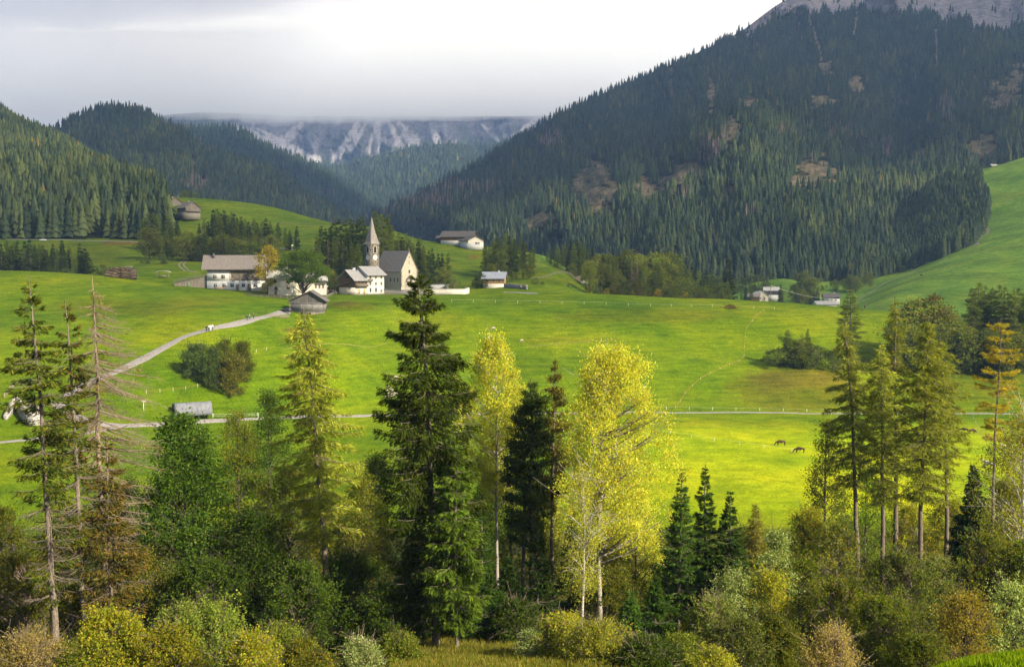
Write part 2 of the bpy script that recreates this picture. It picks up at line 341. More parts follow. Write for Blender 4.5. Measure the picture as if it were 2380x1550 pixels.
def rock_mat():
    m = bpy.data.materials.new('mountain_ground'); m.use_nodes = True; t = m.node_tree; b = t.nodes['Principled BSDF']
    b.inputs['Roughness'].default_value = 1.0; b.inputs['Specular IOR Level'].default_value = 0.0
    a = nd(t, 'ShaderNodeAttribute', attribute_name='Col'); g = nd(t, 'ShaderNodeNewGeometry'); n = nd(t, 'ShaderNodeTexNoise')
    n.inputs['Scale'].default_value = 0.045; n.inputs['Detail'].default_value = 10; n.inputs['Roughness'].default_value = 0.85; t.links.new(g.outputs['Position'], n.inputs['Vector'])
    c = mixc(t, 1.0, a.outputs[0], ramp(t, n.outputs[0], [(0.36, (0.45,)*3), (0.64, (1.6,)*3)]).outputs[0], 'MULTIPLY'); t.links.new(c, b.inputs['Base Color'])
    bn = nd(t, 'ShaderNodeBump'); bn.inputs['Strength'].default_value = 1.0; bn.inputs['Distance'].default_value = 14.0; t.links.new(n.outputs[0], bn.inputs['Height']); t.links.new(bn.outputs[0], b.inputs['Normal'])
    return m
MGROUND = rock_mat()
ROCKC = np.array((0.30, 0.27, 0.29)); TAN = np.array((0.23, 0.18, 0.11)); SCREE = np.array((0.40, 0.37, 0.37))
# clearings in the forest of the big slope: (u, v, ru, rv)
CLEAR = [(1385, 395, 22, 26), (1390, 455, 42, 42), (1262, 520, 36, 18), (1350, 425, 15, 12), (1505, 440, 26, 24), (1585, 402, 36, 20), (1900, 402, 50, 27), (1850, 425, 24, 8), (1653, 222, 9, 28), (1740, 240, 20, 9), (1705, 300, 12, 22),
         (1915, 160, 14, 20), (1990, 200, 10, 22), (1912, 238, 22, 10), (2340, 230, 32, 28), (2365, 175, 16, 20), (2270, 340, 26, 22), (2140, 355, 12, 14), (2215, 430, 16, 22), (1410, 265, 6, 6), (2300, 345, 14, 12), (1700, 455, 10, 20), (1560, 200, 5, 25)]
DEAD = [(1000, 470, 90, 22), (1110, 445, 55, 14), (1280, 330, 40, 30), (1650, 360, 40, 40), (1580, 465, 34, 14), (1830, 320, 45, 14), (1960, 318, 50, 14), (1740, 510, 14, 22), (1050, 440, 60, 16), (2200, 260, 30, 30), (1690, 325, 18, 26), (2060, 350, 20, 30), (900, 490, 50, 14)]
STREAK = [((1880, 40), (1905, 115)), ((1993, 30), (1985, 80)), ((1905, 115), (1915, 165)), ((2085, 5), (2090, 45)), ((1843, 15), (1858, 70)), ((2175, 70), (2178, 150))]
def dist_seg(u, v, a, b):
    ax, ay = a; bx, by = b; L2 = (bx-ax)**2+(by-ay)**2; t = np.clip(((u-ax)*(bx-ax)+(v-ay)*(by-ay))/L2, 0, 1)
    return np.hypot(u-ax-t*(bx-ax), v-ay-t*(by-ay))
def rockmask(u, v):
    lim = np.interp(u, [1200, 1690, 1740, 1800, 1840, 1900, 2000, 2080, 2140, 2200, 2260, 2330, 2500, 3300], [-99, 60, 62, 30, 8, 12, 6, 14, 4, 22, 48, 52, 40, 40])
    return np.clip((lim+22+30*fbm(u/14, v/22, 4)-v)/8, 0, 1)
def clearmask(u, v):
    w = np.zeros(np.shape(u))
    for (a, b, c, d) in CLEAR: w = np.maximum(w, blob(u, v, a, b, c*1.35, d*1.35, 0.5, 2.3))
    for a, b in STREAK: w = np.maximum(w, (dist_seg(u, v, a, b) < 3.0+2*fbm(u/9, v/9, 2)).astype(float))
    return w
def col_right(u, v, z):
    c = np.repeat(G_FOREST[None], len(u), 0); w = clearmask(u, v); tn = TAN*(1+.35*fbm(u/5, v/4, 3))[:, None]; gm = np.clip(fbm(u/10, v/7, 3)*2+.1, 0, .7)[:, None]; tn = tn*(1-gm)+np.array((.10, .11, .045))*gm; c = c*(1-w[:, None])+tn*w[:, None]
    w = rockmask(u, v); return c*(1-w[:, None])+ROCKC*w[:, None]
H = HORV_of
RIGHT = sheet('mountain', [
 (860, [(H(-44, 2500), 2500), (500, 2600), (497, 2700), (495, 2800), (494, 2850)]),
 (905, [(H(-44, 2300), 2300), (497, 2450), (490, 2600), (484, 2700), (480, 2800)]),
 (1060, [(H(-44, 1650), 1650), (515, 1850), (475, 2150), (440, 2500), (408, 2900)]),
 (1180, [(H(-44, 1400), 1400), (520, 1620), (460, 2050), (400, 2500), (336, 3000)]),
 (1300, [(H(-44, 1240), 1240), (520, 1480), (430, 1900), (340, 2500), (266, 3100)]),
 (1500, [(H(-44, 1110), 1110), (520, 1360), (390, 1850), (280, 2550), (176, 3250)]),
 (1620, [(H(-30, 1050), 1050), (510, 1300), (330, 1750), (225, 2600), (124, 3300)]),
 (1720, [(H(-27, 1040), 1040), (500, 1290), (285, 1700), (195, 2650), (74, 3350)]),
 (1830, [(H(-27, 1040), 1040), (490, 1300), (290, 1780), (150, 2700), (0, 3450)]),
 (1940, [(H(-30, 1050), 1050), (470, 1360), (330, 1950), (140, 2750), (-30, 3500)]),
 (2080, [(H(-16, 1080), 1080), (440, 1550), (370, 2150), (160, 2800), (-34, 3500)]),
 (2200, [(H(-14, 1100), 1100), (400, 1600), (310, 2050), (150, 2700), (-20, 3450)]),
 (2320, [(H(60, 1380), 1380), (350, 1650), (240, 2050), (130, 2600), (0, 3400)]),
 (2500, [(H(70, 1400), 1400), (320, 1650), (200, 2050), (90, 2600), (-10, 3300)]),
 (3300, [(H(90, 1400), 1400), (320, 1600), (200, 2000), (90, 2500), (-10, 3200)])],
 MGROUND, col_right, nu=520, nv=320, relief=0.10, gu=110, gv_=130, seed=2)
def col_forest(u, v, z):
    c = np.repeat(G_FOREST[None], len(u), 0)
    for (a, b, ru, rv) in [(452, 412, 13, 12), (450, 380, 6, 12), (468, 350, 8, 6), (475, 430, 8, 14), (745, 452, 6, 8)]:
        w = blob(u, v, a, b, ru, rv, 0.2, 0.6); c = c*(1-w[:, None])+TAN*w[:, None]
    return c
HILL1 = sheet('mountain', [
 (-300, [(470, 1800), (420, 2300), (390, 2700)]), (90, [(470, 1750), (400, 2200), (330, 2650)]), (139, [(470, 1750), (380, 2200), (298, 2600)]), (190, [(480, 1750), (370, 2200), (274, 2600)]), (253, [(490, 1700), (370, 2100), (256, 2600)]),
 (295, [(500, 1700), (370, 2100), (254, 2600)]), (338, [(510, 1700), (380, 2100), (266, 2600)]), (380, [(520, 1700), (390, 2100), (289, 2600)]), (422, [(525, 1700), (400, 2100), (310, 2600)]), (464, [(530, 1700), (420, 2100), (340, 2650)]),
 (527, [(535, 1700), (450, 2150), (366, 2700)]), (633, [(545, 1750), (470, 2200), (399, 2800)]), (717, [(550, 1800), (500, 2300), (453, 2900)]), (790, [(560, 1850), (525, 2350), (492, 2900)]), (900, [(580, 1900), (550, 2400), (530, 2900)])],
 MGROUND, col_forest, nu=200, nv=110, relief=0.05, gu=50, gv_=50, seed=5)
HILL2 = sheet('mountain', [
 (300, [(480, 3200), (380, 3600), (330, 4000)]), (400, [(480, 3200), (360, 3600), (302, 4000)]), (426, [(480, 3200), (350, 3600), (298, 4000)]), (485, [(480, 3200), (360, 3600), (296, 4000)]), (527, [(480, 3200), (370, 3600), (298, 4000)]), (570, [(490, 3200), (380, 3600), (311, 4050)]),
 (612, [(495, 3200), (390, 3600), (336, 4100)]), (654, [(500, 3200), (400, 3600), (353, 4100)]), (717, [(510, 3200), (430, 3600), (378, 4200)]), (760, [(520, 3200), (450, 3650), (404, 4200)]), (830, [(540, 3300), (490, 3700), (448, 4200)]), (920, [(560, 3400), (530, 3800), (500, 4200)])],
 MGROUND, col_forest, nu=140, nv=80, relief=0.04, gu=40, gv_=50, seed=8)
HILL3 = sheet('mountain', [
 (600, [(480, 4300), (430, 4800), (400, 5400)]), (690, [(480, 4300), (420, 4800), (386, 5400)]), (740, [(490, 4300), (430, 4800), (384, 5400)]), (790, [(500, 4300), (440, 4800), (386, 5400)]), (860, [(510, 4200), (430, 4800), (366, 5400)]), (976, [(520, 4000), (420, 4700), (341, 5300)]),
 (1052, [(520, 4000), (410, 4700), (334, 5300)]), (1116, [(520, 4000), (410, 4700), (339, 5300)]), (1200, [(500, 4000), (400, 4700), (322, 5300)]), (1400, [(500, 4000), (400, 4700), (300, 5300)])],
 MGROUND, col_forest, nu=160, nv=70, relief=0.03, gu=50, gv_=50, seed=11)
# rock wall with scree fans
FANS = [((540, 290), (690, 365), 5, 26), ((600, 300), (740, 378), 4, 16), ((770, 350), (790, 400), 5, 9), ((830, 292), (770, 385), 10, 14), ((880, 285), (868, 355), 6, 26), ((930, 290), (960, 330), 8, 26), ((1000, 290), (1020, 335), 6, 14), ((1270, 262), (1190, 318), 8, 6), ((1120, 290), (1160, 330), 4, 10), ((700, 290), (660, 330), 8, 20), ((905, 285), (935, 350), 5, 16), ((850, 290), (815, 345), 4, 12), ((790, 398), (800, 402), 3, 5), ((820, 425), (830, 430), 3, 4)]
def col_rock(u, v, z):
    uw = u+16*fbm(u/60+13, v/50, 3); n = .7*fbm(uw/11, v/30, 5)+.9*fbm(u/7, v/6, 5); nn = fbm(u/30, v/30, 4)
    c = np.array((0.155, 0.145, 0.16))[None]*(1+0.55*n)[:, None]
    g = np.clip(nn*2.2+(v-300)/60, 0, 1)*0.85; c = c*(1-g[:, None])+np.array((0.075, 0.085, 0.06))*g[:, None]
    for (a, b, w0, w1) in FANS:
        ax, ay = a; bx, by = b; L2 = (bx-ax)**2+(by-ay)**2; t = ((u-ax)*(bx-ax)+(v-ay)*(by-ay))/L2
        w = w0+(w1-w0)*np.clip(t, 0, 1); d = dist_seg(u, v, a, b)/w+0.5*fbm(u/6, v/14, 3); k = np.clip((0.9-d)/0.35, 0, 1)*0.9; c = c*(1-k[:, None])+SCREE*k[:, None]
    w = np.clip((v-(372+10*fbm(u/20, v/20, 3)))/8, 0, 1)*(1-np.clip((12-dist_seg(u, v, (790, 380), (800, 402)))/8, 0, 1)); c = c*(1-w[:, None])+np.array((0.03, 0.045, 0.03))*w[:, None]
    w = np.clip((560-u)/60, 0, 1)*0.8; c = c*(1-w[:, None])+np.array((0.10, 0.11, 0.07))*w[:, None]
    return c
ROCK = sheet('mountain', [
 (340, [(420, 5600), (350, 5900), (290, 6100), (276, 6300)]), (400, [(420, 5600), (340, 5950), (276, 6200), (266, 6500)]), (470, [(430, 5600), (340, 6000), (278, 6300), (262, 6700)]), (560, [(440, 5600), (350, 6100), (288, 6500), (H(920, 7000), 7000)]),
 (700, [(450, 5600), (370, 6100), (292, 6600), (H(930, 7200), 7200)]), (850, [(450, 5600), (370, 6100), (290, 6600), (H(930, 7200), 7200)]), (1000, [(440, 5600), (350, 6100), (280, 6600), (H(930, 7200), 7200)]), (1150, [(430, 5600), (340, 6100), (272, 6600), (H(930, 7200), 7200)]),
 (1300, [(420, 5600), (320, 6100), (272, 6500), (268, 7100)]), (1500, [(420, 5600), (320, 6100), (250, 6500), (240, 7000)])],
 MGROUND, col_rock, nu=560, nv=200, relief=0.05, gu=80, gv_=90, vertical_gullies=0.6, seed=13)
# ------------------------------------------------------------------ far forests (nobody could count them)
def far_proto(tiers, sides, width, rs, taper=1.0):
    r_ = np.random.default_rng(rs); V = []; F = []
    for k in range(tiers):
        z0 = 0.06+0.94*k/tiers; z1 = min(1.0, z0+(1.9/tiers if tiers > 1 else 0.94)); rad = width*(1-z0*0.93)**taper; b = len(V)
        V.append((r_.normal(0, .01), r_.normal(0, .01), z1 if k < tiers-1 else 1.0)); ph = r_.random()*6.28
        for i in range(sides):
            a = ph+6.283*i/sides; q = rad*(1.15 if i % 2 else 0.72)*r_.uniform(.85, 1.15); V.append((q*math.cos(a), q*math.sin(a), z0-(0.03 if i % 2 else -0.02)))
        for i in range(sides): F.append((b, b+1+i, b+1+(i+1) % sides))
    return np.array(V), np.array(F)
PR_HI = [far_proto(6, 8, 0.18+.02*i, i) for i in range(4)]+[far_proto(5, 7, 0.21, 10+i, 0.8) for i in range(2)]
PR_LO = [far_proto(3, 6, 0.2, i) for i in range(4)]
PR_DEAD = [far_proto(5, 6, 0.055, i, 0.6) for i in range(3)]
def merge(protos, which, pos, h, rz, col, lean=None):
    Vs, Fs, Cs = [], [], []; off = 0
    for k, (V, F) in enumerate(protos):
        m = which == k
        if not m.any(): continue
        p = pos[m]; s = h[m]; c, sn = np.cos(rz[m]), np.sin(rz[m]); n = len(p)
        x = (V[None, :, 0]*c[:, None]-V[None, :, 1]*sn[:, None])*s[:, None]+p[:, None, 0]; y = (V[None, :, 0]*sn[:, None]+V[None, :, 1]*c[:, None])*s[:, None]+p[:, None, 1]; z = V[None, :, 2]*s[:, None]+p[:, None, 2]
        Vs.append(np.stack([x, y, z], -1).reshape(-1, 3)); Fs.append((F[None]+(np.arange(n)*len(V))[:, None, None]).reshape(-1, F.shape[1])+off)
        Cs.append(np.repeat(col[m], len(V), 0)); off += n*len(V)
    return np.concatenate(Vs), np.concatenate(Fs), np.concatenate(Cs)
NEEDLE_FAR = leaf_mat('far_needles', 0.12)
C_SPR = np.array((0.034, 0.052, 0.027)); C_LAR = np.array((0.078, 0.096, 0.032)); C_DEAD = np.array((0.19, 0.14, 0.115)); C_AUT = np.array((0.20, 0.13, 0.02))
def forest(name, pos, u, v, h, label_kind, larch=0.3, dead=None, hi=True):
    n = len(pos); q = fbm(u/45, v/30, 3)+rng.normal(0, .35, n); lar = np.clip((q+larch)*1.2, 0, 1)[:, None]
    col = C_SPR*(1-lar)+C_LAR*lar; col = col*rng.uniform(.7, 1.35, (n, 1))
    au = rng.random(n) < 0.012; col[au] = np.array((.15, .12, .035))*rng.uniform(.6, 1.1, (au.sum(), 1))
    pr = PR_HI if hi else PR_LO; which = rng.integers(0, len(pr), n); rz = rng.random(n)*6.28
    dm = np.zeros(n, bool)
    if dead is not None:
        w = np.zeros(n)
        for (a, b, c, d) in dead: w = np.maximum(w, blob(u, v, a, b, c, d, 0.5, 0.8))
        dm = rng.random(n) < w*0.8; dm |= rng.random(n) < 0.004
        col[dm] = C_DEAD*rng.uniform(.7, 1.3, (dm.sum(), 1)); which[dm] = len(pr)+rng.integers(0, 3, dm.sum())
    V, F, C = merge(list(pr)+PR_DEAD, which, pos, h, rz, col)
    o = obj(name, mesh_np(name, V, F, (NEEDLE_FAR,), col=C)); tag(o, kind='stuff'); return o
def on_sheet(S, n, vis=None, jit=0):
    """points spread evenly over the picture area of a sheet"""
    nv, nu = S['U'].shape; area = np.abs((S['V'][1:, :-1]-S['V'][:-1, :-1])*(S['u'][1]-S['u'][0]))
    p = area.ravel()/area.sum(); k = rng.choice(len(p), n, p=p); i, j = np.divmod(k, nu-1); a, b = rng.random(n), rng.random(n)
    def lerp(A): return (A[i, j]*(1-a)+A[i+1, j]*a)*(1-b)+(A[i, j+1]*(1-a)+A[i+1, j+1]*a)*b
    return np.stack([lerp(S['x']), lerp(S['y']), lerp(S['z'])], 1), lerp(S['U']), lerp(S['V']), lerp(S['D'])
pos, u, v, D = on_sheet(RIGHT, 84000)
dens = np.clip(((D/1040.0)**1.15)/4.2, 0.16, 1.0)       # near trees are larger in the picture, so fewer per picture area
cm = clearmask(u, v); rm = rockmask(u, v)
keep = (rng.random(len(u)) < dens) & (rng.random(len(u)) > np.clip(np.maximum(cm, clearmask(u, v-12))*1.5, 0, 0.9)) & (rng.random(len(u)) > np.clip(rm*1.5, 0, .985)) & (u < 2750)
pos, u, v, D = pos[keep], u[keep], v[keep], D[keep]
h = rng.uniform(11, 24, len(D))*(1+0.1*(D > 2200))*(1+.15*fbm(u/12, v/9, 2)); h *= np.where(clearmask(u, v) > .3, .4, 1)
pos[:, 2] -= 1.0
near = D < 1900
forest('far_forest', pos[near], u[near], v[near], h[near], '', larch=0.12, dead=DEAD)
forest('far_forest', pos[~near], u[~near], v[~near], h[~near], '', larch=-0.15, dead=DEAD, hi=False)
for S, n, lar in ((HILL1, 9000, 0.0), (HILL2, 4500, -0.5), (HILL3, 5000, -0.4)):
    pos, u, v, D = on_sheet(S, n); c = col_forest(u, v, 0)[:, 0] > 0.12; k = (u > -60) & ~c; pos, u, v, D = pos[k], u[k], v[k], D[k]
    forest('far_forest', pos-np.array((0, 0, 1.5)), u, v, rng.uniform(18, 28, len(u))*(1.2 if n < 6000 else 1.05), '', larch=lar, dead=[(455, 440, 40, 25)], hi=False)
# a few trees at the foot of the scree
pos, u, v, D = on_sheet(ROCK, 9000); k = (v > 366) & (rng.random(len(u)) < np.clip((v-366)/25, .1, 1)) & (dist_seg(u, v, (790, 380), (800, 402)) > 12) & (dist_seg(u, v, (690, 365), (745, 380)) > 8)
forest('far_forest', pos[k], u[k], v[k], rng.uniform(20, 28, k.sum()), '', larch=-0.8, hi=False)
# forest on the ground sheet: left ridge, and the wedge beside the steep meadow
def scatter_ground(polys, dmin, dmax, n, spacing=None):
    y = np.sqrt(rng.uniform(dmin**2, dmax**2, n)); t = rng.uniform(-0.62, 0.62, n); x = t*y; z = zfun(x, y); u, v = uv_of(x, y, z)
    m = np.zeros(n, bool)
    for p in polys: m |= inpoly(u, v, p)
    return x[m], y[m], z[m], u[m], v[m]
WEDGE = [(1990, 660), (2040, 645), (2120, 625), (2190, 600), (2262, 568), (2290, 530), (2302, 478), (2285, 430), (2262, 408), (2235, 440), (2225, 400), (2195, 395), (1900, 500), (1850, 640)]
x, y, z, u, v = scatter_ground([FOREST_LEFT], 690, 1760, 60000); k = (u > -120) & (y < 1740); x, y, z, u, v = x[k], y[k], z[k], u[k], v[k]
keep = rng.random(len(x)) < 0.55; x, y, z, u, v = x[keep], y[keep], z[keep], u[keep], v[keep]
print('left forest', len(x))
forest('far_forest', np.stack([x, y, z-0.6], 1), u, v, rng.uniform(17, 27, len(x)), '', larch=0.35)
x, y, z, u, v = scatter_ground([WEDGE], 1000, 1470, 60000); print('wedge', len(x))
forest('far_forest', np.stack([x, y, z-0.6], 1), u, v, rng.uniform(13, 22, len(x)), '', larch=-0.1)
# ------------------------------------------------------------------ trees and shrubs
LEAF = leaf_mat('leaves', 0.5, gain=(1.25, 1.24, .95)); NEEDLE = leaf_mat('needles', 0.4, gain=(1.12, 1.10, .9), tgain=(1.3, 1.35, .5))
def bark_mat(name, c1, c2, sc=(6, 6, 1.2)):
    return mat(name, c1, 0.95, 3.0, rgb2=c2, bump=0.6, stretch=sc, detail=6)
B_SPR = bark_mat('spruce_bark', (0.22, 0.18, 0.14), (0.09, 0.07, 0.055)); B_LAR = bark_mat('larch_bark', (0.20, 0.155, 0.12), (0.085, 0.065, 0.05))
B_ASP = bark_mat('aspen_bark', (0.42, 0.38, 0.30), (0.14, 0.12, 0.10), (4, 4, 3)); B_BIR = bark_mat('birch_bark', (0.62, 0.58, 0.52), (0.12, 0.10, 0.09), (3, 3, 8)); B_DRK = bark_mat('dark_bark', (0.13, 0.10, 0.08), (0.05, 0.04, 0.03))
B_GRY = bark_mat('dead_twig_bark', (0.29, 0.22, 0.165), (0.16, 0.12, 0.09))
class Tubes:
    def __init__(s): s.V = []; s.F = []; s.n = 0
    def add(s, pts, rad, sides=4):
        pts = np.asarray(pts, float); rad = np.asarray(rad, float); k = len(pts)
        d = np.gradient(pts, axis=0); d /= np.linalg.norm(d, axis=1)[:, None]+1e-9
        up = np.where(np.abs(d[:, 2:3]) < 0.9, np.array([[0, 0, 1.]]), np.array([[1., 0, 0]])); a = np.cross(d, up); a /= np.linalg.norm(a, axis=1)[:, None]+1e-9; b = np.cross(d, a)
        th = np.arange(sides)*6.28318/sides
        ring = pts[:, None]+rad[:, None, None]*(a[:, None]*np.cos(th)[None, :, None]+b[:, None]*np.sin(th)[None, :, None])
        i = np.arange(k*sides).reshape(k, sides)+s.n; j = np.roll(i, -1, 1)
        s.V.append(ring.reshape(-1, 3)); s.F.append(np.stack([i[:-1], j[:-1], j[1:], i[1:]], -1).reshape(-1, 4)); s.n += k*sides
    def mesh(s, name, m): return mesh_np(name, np.concatenate(s.V), np.concatenate(s.F), (m,), smooth=True)
def unit(a): return a/(np.linalg.norm(a, axis=-1, keepdims=True)+1e-9)
def blades(p, d, nrm, ln, wd, shape='kite'):
    """flat leaves or needle sprays: p base, d direction, nrm side vector"""
    ln = ln[:, None]; wd = wd[:, None]; s = unit(np.cross(d, nrm))
    q = p+d*ln*0.45; V = np.stack([p, q+s*wd*0.5, p+d*ln, q-s*wd*0.5], 1)
    return V.reshape(-1, 3)
class Leaves:
    def __init__(s): s.V = []; s.C = []
    def add(s, V, C): s.V.append(V); s.C.append(np.repeat(C, 4, 0))
    def mesh(s, name, m):
        V = np.concatenate(s.V); return mesh_np(name, V, np.arange(len(V)).reshape(-1, 4), (m,), col=np.clip(np.concatenate(s.C), 0, 1))
def rnd_dir(n, r_, zb=0.0):
    d = r_.normal(0, 1, (n, 3)); d[:, 2] += zb; return unit(d)
def pick(cols, n, r_, wts=None, var=0.25):
    c = np.array([x[:3] for x in cols], float); w = None if wts is None else np.array(wts)/sum(wts)
    k = r_.choice(len(c), n, p=w); return c[k]*r_.uniform(1-var, 1+var, (n, 1))*r_.uniform(0.93, 1.07, (n, 3))

FINE, NW = 1.9, 0.22
def conifer(seed, H=25, Rm=3, kind='spruce', clear=0.08, nwh=40, per=6, dens=1.0, spray=0.42, cols=None, wts=None, lean=(0, 0), dead_to=0.0, crown_h=None, prof=None, bark=None, trunk_r=None, gap=0.0, droop=None, sidebias=None, twig=0.0, topbare=0.0, wide=0.28, hang=1.0):
    r_ = np.random.default_rng(seed); T = Tubes(); Lv = Leaves(); tr = trunk_r or H*0.0095
    zz = np.linspace(0, 1, 14); sway = np.stack([lean[0]*zz**1.3+0.006*H*np.cumsum(r_.normal(0, .35, 14)), lean[1]*zz**1.3+0.006*H*np.cumsum(r_.normal(0, .35, 14)), zz*H], 1); sway[0, :2] = 0
    T.add(sway, tr*(1-zz)**0.8+0.025, 8)
    def axis(h): return np.stack([np.interp(h/H, zz, sway[:, 0]), np.interp(h/H, zz, sway[:, 1]), h], -1)
    prof = prof or [(0, 0.55), (0.15, 0.9), (0.35, 1.0), (0.6, 0.72), (0.85, 0.3), (1, 0.03)]
    px, py = zip(*prof); larch = kind == 'larch'
    for w in range(nwh):
        f = (w+r_.random()*0.8)/nwh; f = f**0.9
        for k in range(per):
            ff = f+r_.normal(0, 0.006); h = H*(clear+(0.985-clear)*ff)
            if h >= H*0.99 or h < 0.3: continue
            if ff < dead_to: bare = r_.random() < 0.85
            else: bare = r_.random() < twig
            if r_.random() < gap: continue
            Lb = Rm*np.interp(ff, px, py)*(r_.uniform(0.35, 1.2) if larch else r_.uniform(0.58, 1.12)); az = r_.random()*6.283
            if sidebias is not None: Lb *= 1+sidebias[1]*math.cos(az-sidebias[0])
            if Lb < 0.12: Lb = 0.12
            q = np.linspace(0, 1, 7); o = axis(np.array([h]))[0]
            if larch: dz = Lb*((droop if droop is not None else -0.12)*q+r_.uniform(-.05, .22)*q*q)
            elif kind == 'pine': dz = Lb*(0.25*q+0.1*q*q)
            else:
                dr = (droop if droop is not None else -0.42)*(1.15-ff*1.05); dz = Lb*(dr*q+(0.10+0.28*(1-ff)+r_.normal(0, .05))*q*q*1.1)+(0.35*Lb*q if ff > 0.88 else 0)
            bend = r_.normal(0, 0.12)*q*q*Lb; dx, dy = math.cos(az), math.sin(az)
            pts = np.stack([o[0]+Lb*q*dx-bend*dy, o[1]+Lb*q*dy+bend*dx, o[2]+dz], 1)
            if Lb > 0.5: T.add(pts, np.maximum(0.010+0.012*Lb*(1-q)**0.9, 0.012)*(1.25 if bare else 1), 3)
            if bare:
                if Lb > 0.6:       # bare side twigs
                    for _ in range(int(4+(5 if larch else 3.5)*Lb)):
                        t = r_.uniform(.25, .95); p0 = np.array([np.interp(t, q, pts[:, i]) for i in range(3)]); dd = np.array([dx, dy, 0])+r_.normal(0, .8, 3)+np.array([0, 0, -0.3]); dd /= np.linalg.norm(dd); l = r_.uniform(.2, .45)*Lb*(1.1-t*.6)
                        T.add(np.stack([p0, p0+dd*l*.5+[0, 0, -.03], p0+dd*l+[0, 0, -.12*l]]), [0.011, 0.009, 0.006], 3)
                if r_.random() < 0.7: continue
            m = int(max(6, dens*Lb*FINE*(26 if not larch else 24))*(0.25 if bare else 1)); t = r_.beta(1.5, 1.0, m)*0.95+0.05
            P0 = np.stack([np.interp(t, q, pts[:, i]) for i in range(3)], 1)
            half = (1-t*0.75)*wide*min(Lb, 3.2)*r_.beta(1.2, 1.4, m); sg = r_.choice([-1, 1], m)
            if larch:
                P0 = P0+np.stack([-dy*sg*half, dx*sg*half, r_.normal(0, .06, m)-half*0.15], 1)
                d = unit(np.stack([dx*0.8-dy*sg*.6+r_.normal(0, .5, m), dy*0.8+dx*sg*.6+r_.normal(0, .5, m), r_.normal(-0.25*hang, .5, m)], 1)); ln = spray*r_.uniform(.6, 1.4, m); wd = ln*.15
            elif kind == 'pine':
                P0 = P0+r_.normal(0, 0.12*Lb**.5, (m, 3)); d = rnd_dir(m, r_, 0.5); ln = spray*r_.uniform(.6, 1.3, m); wd = ln*0.3
            else:
                P0 = P0+np.stack([-dy*sg*half, dx*sg*half, -half*0.25-r_.random(m)**1.6*0.28*min(Lb, 2.4)*hang*(1-ff*.6)], 1)
                d = unit(np.stack([dx*0.9-dy*sg*.8+r_.normal(0, .3, m), dy*0.9+dx*sg*.8+r_.normal(0, .3, m), r_.normal(-0.55*hang, .45, m)+(0.9 if ff > 0.9 else 0)], 1)); ln = spray*r_.uniform(.6, 1.35, m); wd = ln*NW
            Lv.add(blades(P0, d, rnd_dir(m, r_), ln, wd), pick(cols, m, r_, wts)*r_.uniform(.85, 1.15))
    m = 26; t = r_.random(m); P0 = axis(H*(0.93+0.07*t)); d = rnd_dir(m, r_, 1.2); Lv.add(blades(P0, d, rnd_dir(m, r_), np.full(m, spray*.8)*(1.2-t), np.full(m, spray*.22)), pick(cols, m, r_, wts))
    return T.mesh(kind+'_trunk', bark or (B_LAR if larch else B_SPR)), Lv.mesh(kind+'_crown', NEEDLE)

